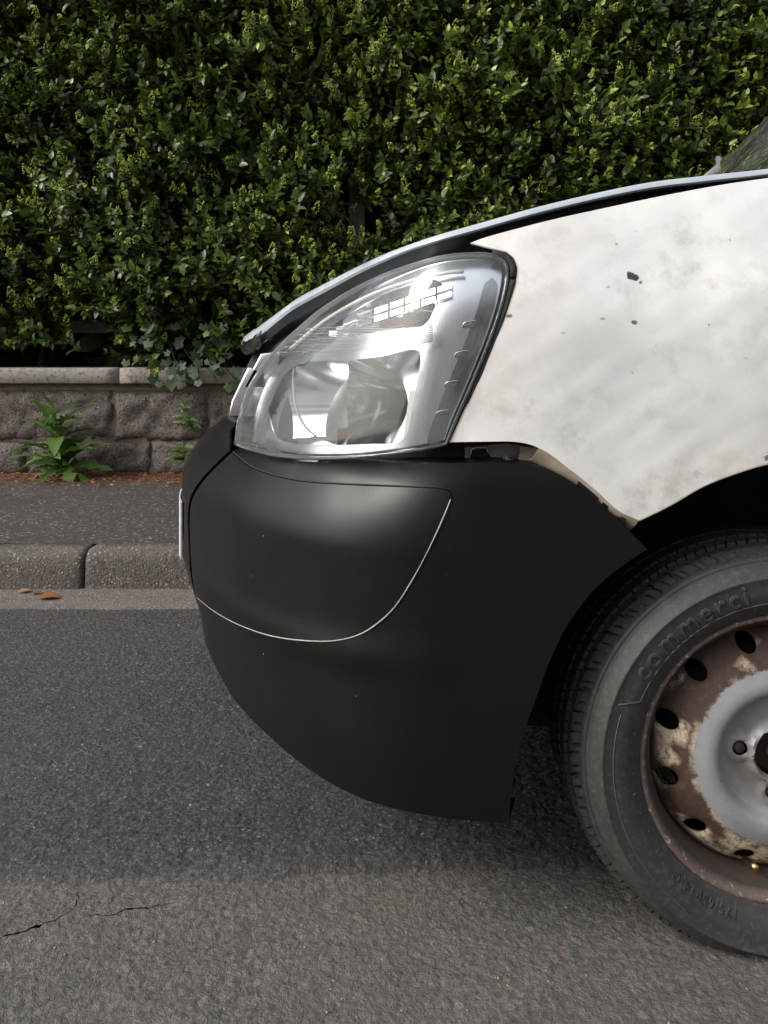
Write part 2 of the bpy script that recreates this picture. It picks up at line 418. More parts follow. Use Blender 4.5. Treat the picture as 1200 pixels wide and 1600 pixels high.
M = dict(
    asphalt_new=m_asphalt('dark_asphalt', (.104, .103, .103), False),
    asphalt_old=m_asphalt('worn_asphalt', (.148, .138, .128), True),
    tar=simple('crack_bottom', (.012, .011, .011), .95),
    pavement=m_pavement(),
    gutter=m_concrete('gutter_concrete', (.118, .103, .091), (.062, .053, .046), 1.2, .5),
    kerb=m_concrete('kerb_concrete', (.094, .082, .073), (.045, .038, .033), 1.0, .75),
    coping=m_concrete('coping_concrete', (.27, .245, .21), (.07, .06, .05), .9),
    mortar=m_concrete('mortar', (.13, .105, .085), (.06, .05, .04)),
    stone=m_stone(),
    fence=m_concrete('fence_concrete', (.13, .118, .10), (.06, .055, .045)),
    soil=simple('dark_soil', (.02, .015, .011), .95, nscale=20),
    privet=m_leaf('privet_leaf', (.030, .056, .013), (.098, .152, .022), (.34, .40, .05)),
    ivy=m_leaf('ivy_leaf', (.015, .036, .012), (.035, .072, .020), (.09, .14, .04), .5),
    weed=m_leaf('weed_leaf', (.06, .13, .03), (.13, .23, .045), (.20, .29, .06), .55, .3),
    buds=m_leaf('privet_buds', (.20, .26, .03), (.32, .39, .05), (.46, .52, .10), .6, .2),
    bark=simple('twig_bark', (.035, .026, .02), .9, nscale=60),
    litter=m_leaf('dry_litter', (.06, .022, .008), (.21, .075, .02), (.33, .17, .07), .8, .1),
    white=m_white_paint(),
    cream=simple('primer_edge', (.40, .345, .27), .6, nscale=45, namt=.5),
    black=m_bumper(),
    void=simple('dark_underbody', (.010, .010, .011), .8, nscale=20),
    bonnet=simple('grey_bonnet_paint', (.34, .375, .41), .25, .0, nscale=15, namt=.2),
    flange=simple('painted_flange_shade', (.028, .030, .035), .34), seam=simple('pale_seam', (.30, .285, .26), .55, nscale=90, namt=.5),
    lens=m_glass('lamp_lens', (.985, .99, .99), .045), rimglass=m_glass('lens_edge', (.86, .91, .92), .05, .03),  # haze of the lamp lens: milky brightness mixed into the glass colour
    flute=m_glass('lens_flutes', (.96, .97, .97), .07, .06), screen=m_glass('windscreen_glass', (.62, .72, .62), .03),
    bulb=m_glass('bulb_glass', (.95, .85, .6), .12),
    chrome=simple('chrome', (.90, .91, .92), .12, 1), chrome_d=simple('satin_chrome', (.62, .64, .66), .22, 1),
    chrome_k=simple('dark_chrome', (.30, .315, .31), .16, 1, nscale=20, namt=.3), greyp=simple('grey_lamp_plastic', (.16, .165, .17), .45, nscale=30), pale=simple('pale_lamp_plastic', (.50, .50, .48), .4),
    steel=simple('dull_bracket_steel', (.26, .25, .24), .5, .5, nscale=40), brass=simple('brass', (.62, .45, .16), .3, 1),
    plate=simple('plate_white', (.50, .52, .55), .35), rim=m_rim(), tyre=m_tyre(),
    tyre_worn=simple('dusty_raised_rubber', (.055, .053, .049), .7, nscale=60, namt=.35), brake=simple('brake_iron', (.03, .025, .022), .8, .3, nscale=40), stem_m=simple('weed_stem', (.07, .13, .03), .6),
)

# ================================================================== SETTING
# pixel -> world at a given depth (a layout aid: everything is then a solid at that place)
def at(px, py, Y): return Vector(((px - 600) / F * Y, Y, EYE + (HOR - py) / F * Y))

def sheet(name, x0, x1, y0, y1, z, mat, nx=2, ny=2):
    xs = np.linspace(x0, x1, nx); ys = np.linspace(y0, y1, ny)
    V = [(x, y, z) for y in ys for x in xs]
    Fc = [(j * nx + i, j * nx + i + 1, (j + 1) * nx + i + 1, (j + 1) * nx + i) for j in range(ny - 1) for i in range(nx - 1)]
    return tag(mk(name, V, Fc, mat), kind='structure')
sheet('ground', -150, 150, -150, 150, -.03, M['tar'])
KZ = .144
sheet('garden_soil', -12, 12, 4.8, 40, .45, M['soil'])
def cells(x, y, size, seed):
    """jittered cell field: distance to the nearest centre and that cell's random value"""
    gx, gy = np.floor(x / size), np.floor(y / size); best = np.full(x.shape, 9.); val = np.zeros(x.shape)
    def hsh(a, b, k): q = np.sin(a * 127.1 + b * 311.7 + k * 74.7 + seed) * 43758.5453; return q - np.floor(q)
    for i in (-1, 0, 1):
        for j in (-1, 0, 1):
            cx_, cy_ = gx + i, gy + j; d = np.hypot(x / size - cx_ - hsh(cx_, cy_, 1), y / size - cy_ - hsh(cx_, cy_, 2))
            m_ = d < best; best = np.where(m_, d, best); val = np.where(m_, hsh(cx_, cy_, 3), val)
    return best, val
def relief(x, y, size=.0085):
    d, v_ = cells(x, y, size, 1.0); d2, v2_ = cells(x, y, size * 2.6, 5.0)
    return np.clip(.35 + .65 * v_, 0, 1) * np.clip(1 - (d / .85) ** 2, 0, 1) + .35 * v2_ * np.clip(1 - d2, 0, 1) - .25
# worn old asphalt in the foreground, with two open cracks cut through it
def crack(pts, w0):
    P = catmull([at(*p, F * EYE / (p[1] - HOR))[:2] for p in pts], .004); L, Rr = [], []
    for i, p in enumerate(P):
        t = P[min(i + 1, len(P) - 1)] - P[max(i - 1, 0)]; t = t / np.linalg.norm(t); nn = np.array([-t[1], t[0]])
        k = math.sin(math.pi * (i + .3) / (len(P) + .3)) ** .6
        p = p + nn * (.006 * mnoise.noise((p[0] * 70, p[1] * 70, 3)) + .003 * mnoise.noise((p[0] * 190, p[1] * 190, 3)))
        wd = w0 * k * (.25 + 1.7 * abs(mnoise.noise((p[0] * 90, p[1] * 90, 1)))) + .0002
        L.append(p + nn * wd); Rr.append(p - nn * wd)
    return np.array(L + Rr[::-1])
cr = [crack([(-40, 1478), (0, 1468), (45, 1452), (85, 1438), (108, 1425)], .0019),
      crack([(112, 1424), (122, 1405), (124, 1392)], .0016),
      crack([(128, 1433), (170, 1429), (215, 1419), (255, 1413), (282, 1407)], .0012)]
rect = loop_of([[(-.9, .55), (-.9, 1.32)], [(-.9, 1.32), (.6, 1.32)], [(.6, 1.32), (.6, .55)], [(.6, .55), (-.9, .55)]], .06)
V2, T2 = fill(rect, .0056, cr)
rz = relief(V2[:, 0], V2[:, 1], .011) * .0022 * np.clip(seg_dist(rect[::6], V2) / .02, 0, 1)
V = [(x, y, z) for (x, y), z in zip(V2, rz)]; Fc = [tuple(t) for t in T2]
for (a, b_, c, d) in ((-40, -40, 40, .55), (-40, .55, -.9, 1.32), (.6, .55, 40, 1.32)):
    k = len(V); V += [(a, b_, 0), (c, b_, 0), (c, d, 0), (a, d, 0)]; Fc.append((k, k + 1, k + 2, k + 3))
tag(mk('road', V, Fc, M['asphalt_old'], smooth=False), kind='structure')
# newer dark asphalt, 6 mm thicker, with a ragged front edge
xs = np.concatenate([np.linspace(-40, -1.6, 8), np.arange(-1.4, .75, .0043), np.linspace(1.0, 40, 8)]); ny = 300
ee = np.array([1.203 + .022 * mnoise.noise((x * 7, 0, 5)) + .012 * mnoise.noise((x * 40, 1, 5)) + .006 * mnoise.noise((x * 120, 3, 5)) + .02 * math.sin(x * 2.2) for x in xs])
tt = np.linspace(0, 1, ny); X = np.repeat(xs[:, None], ny, 1); Y = ee[:, None] + (2.502 - ee[:, None]) * tt[None]
Z = -.001 + .0055 * np.clip((Y - ee[:, None]) / .03, 0, 1) ** .7 + relief(X, Y) * .0040 * np.clip((Y - ee[:, None]) / .02, .3, 1)
ii = (np.arange(len(xs) - 1)[:, None] * ny + np.arange(ny - 1)[None]).ravel()
T = np.concatenate([np.stack([ii, ii + ny, ii + ny + 1], 1), np.stack([ii, ii + ny + 1, ii + 1], 1)])
tag(link('asphalt_overlay', raw_mesh('asphalt_overlay', np.stack([X, Y, Z], -1).reshape(-1, 3), T, M['asphalt_new'], smooth=False)), kind='structure')
# concrete gutter, kerb stones, pavement
xs = np.linspace(-9, 9, 181); V, Fc = [], []
for x in xs:
    e = 2.5 + .010 * mnoise.noise((x * 7, 0, 2)) + .006 * mnoise.noise((x * 30, 0, 2))
    for y, z in ((e, -.001), (e + .004, .009), (2.60, .008), (2.715, .012)): V.append((x, y, z))
for i in range(180):
    for j in range(3): Fc.append((i * 4 + j, (i + 1) * 4 + j, (i + 1) * 4 + j + 1, i * 4 + j + 1))
tag(mk('gutter', V, Fc, M['gutter']), kind='structure')
V, Fc = [], []; boxes(V, Fc, -9, 9, 2.77, 2.82, -.02, KZ - .03)
kerb = tag(mk('kerb', V, Fc, M['mortar'], smooth=False), kind='structure')
prof = [(2.706, -.01), (2.709, .04), (2.713, .095), (2.719, .118), (2.729, .133), (2.744, .141), (2.765, .1445), (2.83, .146), (2.83, .03)]
x = -1.062 - 8.0
while x < 8:
    g = .010 if abs(x + 1.062) < .01 else .005
    n = 27; V, Fc = [], []
    sx = np.concatenate([[x + g / 2, x + g / 2 + .012], np.linspace(x + .04, x + .96, n - 4), [x + 1 - g / 2 - .012, x + 1 - g / 2]]); dz = random.uniform(-.003, .003); dy = random.uniform(-.004, .004)
    for i, xx in enumerate(sx):
        rd = .006 if i in (0, n - 1) else 0
        for k, (y, z) in enumerate(prof):
            q = mnoise.noise((xx * 8, k * .5, 1.7)) * .003 + (mnoise.noise((xx * 31, k * 1.3, 4.7)) * .004 if 2 < k < 6 else 0)
            V.append((xx, y + dy + q + rd * (k < 6), z + dz + q - (rd if 2 < k < 8 else 0)))
    m_ = len(prof)
    for i in range(n - 1):
        for k in range(m_ - 1): Fc.append((i * m_ + k, (i + 1) * m_ + k, (i + 1) * m_ + k + 1, i * m_ + k + 1))
    Fc.append(tuple(range(m_))); Fc.append(tuple(reversed(range((n - 1) * m_, n * m_))))
    mk('kerb_stone', V, Fc, M['kerb'], kerb)
    x += 1.0
xs = np.linspace(-9, 9, 121); ys = np.linspace(2.832, 4.63, 24)
V = [(x, y, KZ + .004 * mnoise.noise((x * 2, y * 2, 4)) + (.012 * max(0, (y - 4.4) / .2) if y > 4.4 else 0)) for y in ys for x in xs]
Fc = [(j * 121 + i, j * 121 + i + 1, (j + 1) * 121 + i + 1, (j + 1) * 121 + i) for j in range(23) for i in range(120)]
tag(mk('pavement', V, Fc, M['pavement']), kind='structure')

# ---- low stone wall with concrete coping
WY = 4.59
wall = empty('garden_wall', (0, WY + .1, KZ)); tag(wall, 'low rough stone block wall with pale concrete coping beneath the hedge', 'wall')
box('mortar_core', -7, 7, WY + .013, WY + .3, .05, .69, M['mortar'], wall)
def stone_block(x0, x1, z0, z1):
    nx, nz = max(5, int((x1 - x0) / .028)), max(4, int((z1 - z0) / .028)); V, Fc = [], []
    sd_ = random.random() * 50; bulge = random.uniform(.0, .014)
    for j in range(nz + 1):
        for i in range(nx + 1):
            u, v = i / nx, j / nz; x = x0 + u * (x1 - x0); z = z0 + v * (z1 - z0)
            e = min(u * (x1 - x0), (1 - u) * (x1 - x0), v * (z1 - z0), (1 - v) * (z1 - z0))
            d = .016 if e < 1e-6 else 0
            q = mnoise.fractal((x * 10 + sd_, z * 10, sd_), .6, 2.1, 5) * .023
            jit = .013 * mnoise.noise((x * 20 + sd_, z * 20, 9)) if e < 1e-6 else 0
            V.append((x + jit, WY + d - bulge + q, z + jit))
    W = nx + 1
    for j in range(nz):
        for i in range(nx): Fc.append((j * W + i, j * W + i + 1, (j + 1) * W + i + 1, (j + 1) * W + i))
    border = [i for i in range(W)] + [j * W + nx for j in range(1, nz + 1)] + [nz * W + i for i in range(nx - 1, -1, -1)] + [j * W for j in range(nz - 1, 0, -1)]
    b = len(V)
    for k in border: x, y, z = V[k]; V.append((x, WY + .12, z))
    for k in range(len(border)): k2 = (k + 1) % len(border); Fc.append((border[k2], border[k], b + k, b + k2))
    mk('stone', V, Fc, M['stone'], wall)
def course(z0, z1, joints):
    xs_ = list(joints); x = xs_[0]
    while x > -6.8: x -= random.uniform(.38, .66); xs_.insert(0, x)
    x = xs_[-1]
    while x < 6.8: x += random.uniform(.38, .66); xs_.append(x)
    for a, b_ in zip(xs_, xs_[1:]): stone_block(a + .007, b_ - .007, z0 + random.uniform(-.006, .004), z1 + random.uniform(-.004, .006))
pxX = lambda p: (p - 600) / F * WY
course(.356, .636, [pxX(-40), pxX(176), pxX(326)]); course(.148, .338, [pxX(-70), pxX(42), pxX(235), pxX(365)])
# thin levelling course under the coping
x = -7.0
V, Fc = [], []; boxes(V, Fc, -7, 7, WY + .004, WY + .2, .648, .69); mk('levelling_course', V, Fc, M['mortar'], wall, smooth=False)
x = -7.0; cuts = [-7.0, -5.2, -3.35, pxX(190) - 1.85, pxX(190), pxX(190) + 1.85, 2.2, 4.0, 5.7, 7.0]
for a, b_ in zip(cuts, cuts[1:]):
    n = 22; V, Fc = [], []; pr = [(WY + .33, .692), (WY - .035, .690), (WY - .043, .696), (WY - .044, .768), (WY - .038, .779), (WY - .02, .783), (WY + .1, .786), (WY + .33, .788)]
    sx = np.linspace(a + .003, b_ - .003, n)
    for i, xx in enumerate(sx):
        for k, (y, z) in enumerate(pr):
            q = mnoise.fractal((xx * 9, z * 30, y * 9), .7, 2, 3) * .004 if k not in (0, 7) else 0
            if k in (3, 4) and mnoise.noise((xx * 5, 2, 0)) > .32: q += .008
            V.append((xx, y + q, z - abs(q) * .5))
    for i in range(n - 1):
        for k in range(7): Fc.append((i * 8 + k, (i + 1) * 8 + k, (i + 1) * 8 + k + 1, i * 8 + k + 1))
    Fc.append(tuple(range(8))); Fc.append(tuple(reversed(range((n - 1) * 8, n * 8))))
    mk('coping_slab', V, Fc, M['coping'], wall)

# ---- concrete post and rail fence standing on the wall inside the hedge
fence = empty('concrete_fence', (0, 4.91, .78)); tag(fence, 'concrete post and rail fence half hidden inside the hedge', 'fence')
fx = (558 - 600) / F * 4.91
for k in range(-2, 3): box('post', fx + 2.6 * k - .05, fx + 2.6 * k + .05, 4.86, 4.96, .74, 2.35, M['fence'], fence, .006)
for zc in (1.045, 1.56, 2.06):
    for k in range(-2, 2): box('rail', fx + 2.6 * k + .052, fx + 2.6 * (k + 1) - .052, 4.882, 4.938, zc - .042, zc + .042, M['fence'], fence, .006)

# ---- unseen house added behind the camera to shade the low sky and feed reflections
house = empty('reflection_house', (0, -9.5, 0)); tag(house, 'unseen pale rendered house added behind the camera for its reflections', 'house')
M['render'] = m_concrete('house_render', (.75, .73, .69), (.66, .63, .58), .3); M['roof'] = simple('roof_tiles', (.20, .09, .06), .8, nscale=6); M['house_glass'] = simple('house_glass', (.03, .035, .04), .05); M['house_frame'] = simple('house_frame', (.75, .75, .73), .4)
box('wall', -11, 11, -16, -9.5, 0, 5.4, M['render'], house)
mk('roof', [(-11.2, -9.1, 5.3), (11.2, -9.1, 5.3), (11.2, -12.7, 7.6), (-11.2, -12.7, 7.6), (-11.2, -16.4, 5.3), (11.2, -16.4, 5.3)], [(0, 1, 2, 3), (3, 2, 5, 4)], M['roof'], house, smooth=False, solid=.12)
for xx in (-8.6, -5.2, -1.8, 1.8, 5.2, 8.6):
    for zz in (1.0, 3.5):
        wnd = box('window', xx - .6, xx + .6, -9.56, -9.44, zz, zz + 1.4, M['house_frame'], house)
        for sg in (-1, 1): box('pane', xx + sg * .285 - .25, xx + sg * .285 + .25, -9.50, -9.425, zz + .07, zz + 1.33, M['house_glass'], wnd)
box('door', -.5, .5, -9.55, -9.43, 0.02, 2.1, M['roof'], house)

# ================================================================== HEDGE
LT = np.array([(0,0,0),(.32,0,.0),(.68,0,-.015),(1,0,-.09),(.28,.245,.06),(.64,.22,.04),(.28,-.245,.06),(.64,-.22,.04)], float)
LF = np.array([(0,1,4),(1,2,5),(1,5,4),(2,3,5),(0,6,1),(1,7,2),(1,6,7),(2,7,3)])
def wob(a, b, s=0):
    return (np.sin(a*2.1+s)+np.sin(b*2.7+1.3*s+a*.8)+.7*np.sin(a*5.3+b*3.1+s*2)+.6*np.sin(b*6.1-a*4.4+s*.7)+.45*np.sin(a*11.7+b*9.1+s)+.45*np.sin(b*13.3-a*8.2+s*3))/2.6
def unit(v): return v / (np.linalg.norm(v, axis=-1, keepdims=True) + 1e-9)
HX0, HX1, HZ0, HZ1 = -3.5, 3.9, .84, 3.35
NS = 17500
sxp = rng.uniform(HX0, HX1, NS); szp = rng.uniform(HZ0, HZ1, NS)
front = 4.53 + .10 * wob(sxp * 1.1, szp * 1.3, 1.0) + .075 * wob(sxp * 2.9, szp * 3.1, 2.2) - .03 * (szp > 1.2)
dep = rng.random(NS) ** 1.35 * .46
sy_ = front + dep + .06
base = np.stack([sxp, sy_, szp], 1)
ppx = 600 + F * sxp / sy_; ppy = HOR - F * (szp - EYE) / sy_
def hole(cx, cy, rx, ry): return ((ppx - cx) / rx) ** 2 + ((ppy - cy) / ry) ** 2 < 1
kill = (hole(562, 362, 46, 36) | hole(545, 330, 25, 30) | hole(145, 518, 58, 24) | hole(20, 553, 120, 14) | hole(150, 550, 70, 14)) & (rng.random(NS) < .97)
kill |= (wob(sxp * 3.1 + 4, szp * 3.3 + 1, 5.0) > .78) & (dep < .2)
base, dep = base[~kill], dep[~kill]; ns = len(base)
dirn = unit(np.stack([rng.normal(0, .5, ns), -.62 + rng.normal(0, .35, ns), .62 + rng.normal(0, .42, ns)], 1))
slen = rng.uniform(.10, .20, ns)
long_ = (rng.random(ns) < .035) & (dep < .12); slen = np.where(long_, rng.uniform(.22, .34, ns), slen)
up = np.array([0, 0, 1.0])
side = unit(np.cross(dirn, up) + rng.normal(0, .2, (ns, 3))); third = unit(np.cross(side, dirn))
leafB, leafD, leafN, leafS, leafT, leafDep = [], [], [], [], [], []
young_zone = .5 + .5 * wob(base[:, 0] * 1.3, base[:, 2] * 1.5, 7)
old_zone = np.clip(.5 + .55 * wob(base[:, 0] * .9 + 2, base[:, 2] * 1.1, 4), 0, 1)
right_bias = np.clip((base[:, 0] + .6) / 3.0, 0, 1)
for p in range(6):
    t = (p + .6) / 6.0
    for sgn in (-1, 1):
        k = rng.random(ns) < (.93 if p < 5 else .8)
        ax = side if p % 2 == 0 else third
        b = base + dirn * (slen * t)[:, None]
        spread = (1.05 - .55 * t) + rng.normal(0, .18, ns)
        d = unit(dirn * np.cos(spread)[:, None] + ax * (sgn * np.sin(spread))[:, None] + rng.normal(0, .16, (ns, 3)) + np.array([0, 0, -.12]))
        nrm = unit(dirn + np.array([0, -.25, .55]) + rng.normal(0, .33, (ns, 3)))
        s = rng.uniform(.040, .080, ns) * (1.05 - .5 * max(0, t - .55) / .45)
        ti = np.clip(.14 + .26 * old_zone + .25 * rng.normal(0, .6, ns) + (.30 * (t > .6) + .26 * (t > .8)) * (dep < .22) * (.45 + .75 * young_zone) * (.7 + .7 * right_bias), 0, 1)
        leafB.append(b[k]); leafD.append(d[k]); leafN.append(nrm[k]); leafS.append(s[k]); leafT.append(ti[k]); leafDep.append(dep[k])
LB, LD, LN, LS, LTi, LDp = (np.concatenate(a) for a in (leafB, leafD, leafN, leafS, leafT, leafDep))
# dense old foliage further in, so that the hedge is opaque
NI = 52000
ib = np.stack([rng.uniform(-6.5, 7.0, NI), rng.uniform(5.05, 6.2, NI), rng.uniform(.55, 4.5, NI)], 1)
LB = np.vstack([LB, ib]); LD = np.vstack([LD, unit(rng.normal(0, 1, (NI, 3)))]); LN = np.vstack([LN, unit(rng.normal(0, .6, (NI, 3)) + [0, -.8, .5])])
LS = np.concatenate([LS, rng.uniform(.19, .26, NI)]); LTi = np.concatenate([LTi, rng.uniform(0, .2, NI)]); LDp = np.concatenate([LDp, np.full(NI, 1.)])
LN = unit(LN - LD * np.sum(LN * LD, 1, keepdims=True)); LY = np.cross(LN, LD)
def leaf_frames(idx): return LB[idx], LD[idx], LY[idx], LN[idx], LS[idx]
lpx = 600 + F * LB[:, 0] / LB[:, 1]; lpy = HOR - F * (LB[:, 2] - EYE) / LB[:, 1]
facing = np.abs(LN[:, 1]); 
line = np.interp(lpx, [0, 200, 380, 500, 740, 1000, 1200], [470, 520, 490, 425, 335, 270, 190])
vis = (lpx > 8) & (lpx < 1192) & (lpy > 6) & (lpy < line)
score = np.where(vis, LS * (.4 + facing) * (LDp < .13) - (LB[:, 1] - 4.45) * .12, -9)
order = np.argsort(-score); single = []; taken = set()
for i in order:                                          # the 300 that show largest, spread over the hedge
    c = (int(lpx[i] / 26), int(lpy[i] / 20))
    if c in taken: continue
    taken.add(c); single.append(i)
    if len(single) == 300: break
single = np.array(single); rest = np.setdiff1d(np.arange(len(LB)), single)
hedge = empty('privet_hedge', (0, 4.9, .5)); tag(hedge, 'tall dense clipped privet hedge with yellow green flower buds above the wall', 'hedge')
def bake(T, idx):
    b, d, y, n_, s = leaf_frames(idx); wv = rng.uniform(.85, 1.2, len(idx))
    return (b[:, None] + s[:, None, None] * (T[None, :, :1] * d[:, None] + T[None, :, 1:2] * y[:, None] * wv[:, None, None] + T[None, :, 2:] * n_[:, None])).reshape(-1, 3)
Vh = bake(LT, rest); Th = (LF[None] + 8 * np.arange(len(rest))[:, None, None]).reshape(-1, 3)
tag(link('foliage', raw_mesh('foliage', Vh, Th, M['privet'], attr=np.repeat(LTi[rest], 8)), hedge), kind='stuff')
lvar = [raw_mesh('leaf', LT, LF, M['privet'], attr=np.full(8, t)) for t in (.1, .3, .5, .7, .9)]
for i in single:
    o = bpy.data.objects.new('leaf', lvar[min(4, int(LTi[i] * 5))]); COL.objects.link(o); o.parent = hedge
    mt = Matrix.Identity(4)
    for a, vct in enumerate((LD[i], LY[i], LN[i])):
        for r_ in range(3): mt[r_][a] = vct[r_] * LS[i]
    for r_ in range(3): mt[r_][3] = LB[i][r_]
    o.matrix_local = Matrix.Translation(-hedge.location) @ mt
# flower bud panicles at shoot tips
OC = np.array([(1,0,0),(-1,0,0),(0,1,0),(0,-1,0),(0,0,1),(0,0,-1)], float)
OF = np.array([(0,2,4),(2,1,4),(1,3,4),(3,0,4),(2,0,5),(1,2,5),(3,1,5),(0,3,5)])
tips = base + dirn * slen[:, None]
cz = wob(base[:, 0] * 2.0, base[:, 2] * 2.2, 9)
prob = np.where(dep < .17, np.clip(.22 + .32 * cz, 0, .6) * (1.15 - .75 * right_bias), 0)
sel = np.where(rng.random(ns) < prob)[0]
BV, BT, BA = [], [], []; cnt = 0
for i in sel:
    L = random.uniform(.035, .065); d = unit(dirn[i] + np.array([0, -.1, .5])); a = side[i]; c = np.cross(d, a)
    for k in range(26):
        t = random.random(); rr = (1 - t) * .4 * L + .004; q = random.uniform(0, 6.28)
        p = tips[i] + d * (t * L) + (a * math.cos(q) + c * math.sin(q)) * rr
        s = random.uniform(.0028, .0052)
        BV.append(OC * s * np.array([1, 1, 1.4]) + p); BT.append(OF + cnt); cnt += 6; BA += [random.random()] * 6
tag(link('flower_buds', raw_mesh('flower_buds', np.concatenate(BV), np.concatenate(BT), M['buds'], attr=BA), hedge), kind='stuff')
# woody stems inside the hedge
for k in range(13):
    x = HX0 + .3 + k * .55 + random.uniform(-.12, .12); P = [(x, 5.05, .42)]
    for j in range(1, 8): P.append((P[-1][0] + random.uniform(-.07, .07), 5.05 + random.uniform(-.06, .06), .42 + j * .38))
    tube('stem', P, [.026 - .0025 * j for j in range(8)], M['bark'], hedge)
V, Fc = [], []
for i in rng.choice(ns, 1500, replace=False):
    p = base[i] - dirn[i] * .12; tube_data([p, base[i] + [0, .01, 0], tips[i]], [.003, .0025, .0012], 4, V, Fc)
tag(mk('twigs', V, Fc, M['bark'], hedge), kind='stuff')

# ================================================================== VAN BODY SURFACES
YC = 1.88
plan = np.array([(1.25, 1.022), (1.0, 1.020), (.6, 1.016), (.3, 1.016), (.12, 1.019), (.01, 1.035), (-.10, 1.090), (-.20, 1.197), (-.29, 1.348), (-.385, 1.535), (-.445, 1.705), (-.472, 1.88)])
full = np.vstack([plan, [(x, 2 * YC - y) for x, y in plan[-2::-1]]])
dense = catmull(full, .004)
arc = np.concatenate([[0], np.cumsum(np.linalg.norm(np.diff(dense, axis=0), axis=1))]); S_END = arc[-1]; S_MID = S_END / 2
tg = np.gradient(dense, axis=0); tg /= np.linalg.norm(tg, axis=1, keepdims=True)
nrm2 = np.stack([tg[:, 1], -tg[:, 0]], 1)           # outward
if nrm2[10, 1] > 0: nrm2 = -nrm2
def smooth_arr(a, k=25):
    ker = np.ones(k) / k; return np.stack([np.convolve(np.pad(a[:, i], k // 2, mode='edge'), ker, 'valid') for i in range(2)], 1)
nrm2 = smooth_arr(nrm2)
def plan_at(s):
    return (np.stack([np.interp(s, arc, dense[:, 0]), np.interp(s, arc, dense[:, 1])], -1),
            np.stack([np.interp(s, arc, nrm2[:, 0]), np.interp(s, arc, nrm2[:, 1])], -1))
def sstep(a, b, x): t = np.clip((x - a) / (b - a), 0, 1); return t * t * (3 - 2 * t)
def surf(offset):
    def f(s, z):
        s = np.asarray(s, float); z = np.asarray(z, float); p, n_ = plan_at(s); o = offset(s, z, p, n_)
        q = p + n_ * o[..., None]
        return np.stack([q[..., 0], q[..., 1], z], -1)
    return f
def off_bumper(s, z, p, n_):
    fr = np.clip(-n_[..., 0], 0, 1)
    wt = sstep(.14, -.05, p[..., 0])                                  # shoulder of the corner
    ctr = sstep(1.38, 1.60, np.where(p[..., 1] > YC, 2 * YC - p[..., 1], p[..., 1]))
    T = np.clip((z - .545) / .10, 0, None) ** 1.8
    o = -.040 * wt * np.minimum(T, 1.0 + 1.1 * ctr) - ctr * .02 * np.clip((z - .56) / .1, 0, None) ** 2 - ctr * .042 * np.clip((.43 - z) / .19, 0, 1.2) ** 1.5
    o = o - .016 * np.clip((.30 - z) / .12, 0, 1) ** 2 + .0055 * np.exp(-((z - .405) / .024) ** 2) * wt
    return o - .004 * (1 - wt) * sstep(.645, .668, z)
def off_body(s, z, p, n_):
    fr = np.clip(-n_[..., 0], 0, 1); q = np.clip(z - .66, 0, None)
    gs = .85 * np.clip(z - .80, 0, None) ** 2; gf = .03 + .25 * q + .9 * q * q
    return -((1 - fr) * gs + fr * gf)
def off_fender(s, z, p, n_):
    o = off_body(s, z, p, n_); x = p[..., 0]
    d = 0
    for cx, cz_, rx, rz, a in ((.36, .93, .09, .05, -.006), (.47, .86, .05, .09, .004), (.30, .86, .07, .04, .004), (.43, .95, .03, .06, -.004), (.52, .90, .06, .03, .005),
                               (.25, .95, .05, .03, -.003), (.33, .78, .06, .08, -.004), (.50, .75, .07, .05, .004), (.22, .73, .05, .05, .003), (.60, .97, .08, .04, -.005), (.42, .70, .05, .04, -.003), (.385, .905, .02, .03, .0025)):
        d = d + a * np.exp(-((x - cx) / rx) ** 2 - ((z - cz_) / rz) ** 2)
    for cx, cz_, rx, rz, a in ((.345, .895, .014, .020, -.0022), (.40, .935, .010, .026, .0018), (.455, .845, .020, .012, -.002), (.29, .915, .012, .012, .0014), (.485, .925, .012, .030, -.0022), (.37, .83, .022, .010, .0018),
                               (.27, .80, .014, .018, -.0014), (.43, .77, .018, .014, .0014), (.52, .83, .016, .016, .0018), (.24, .89, .010, .018, -.0012), (.325, .955, .018, .008, .0012)):
        d = d + a * np.exp(-((x - cx + .4 * (z - cz_)) / rx) ** 2 - ((z - cz_) / rz) ** 2)
    return o + d * 0.52 + .0007 * wob(x * 11, z * 12, 3) + .0004 * wob(x * 24, z * 21, 8)
def plus(off, k): return lambda s, z, p, n_: off(s, z, p, n_) + k

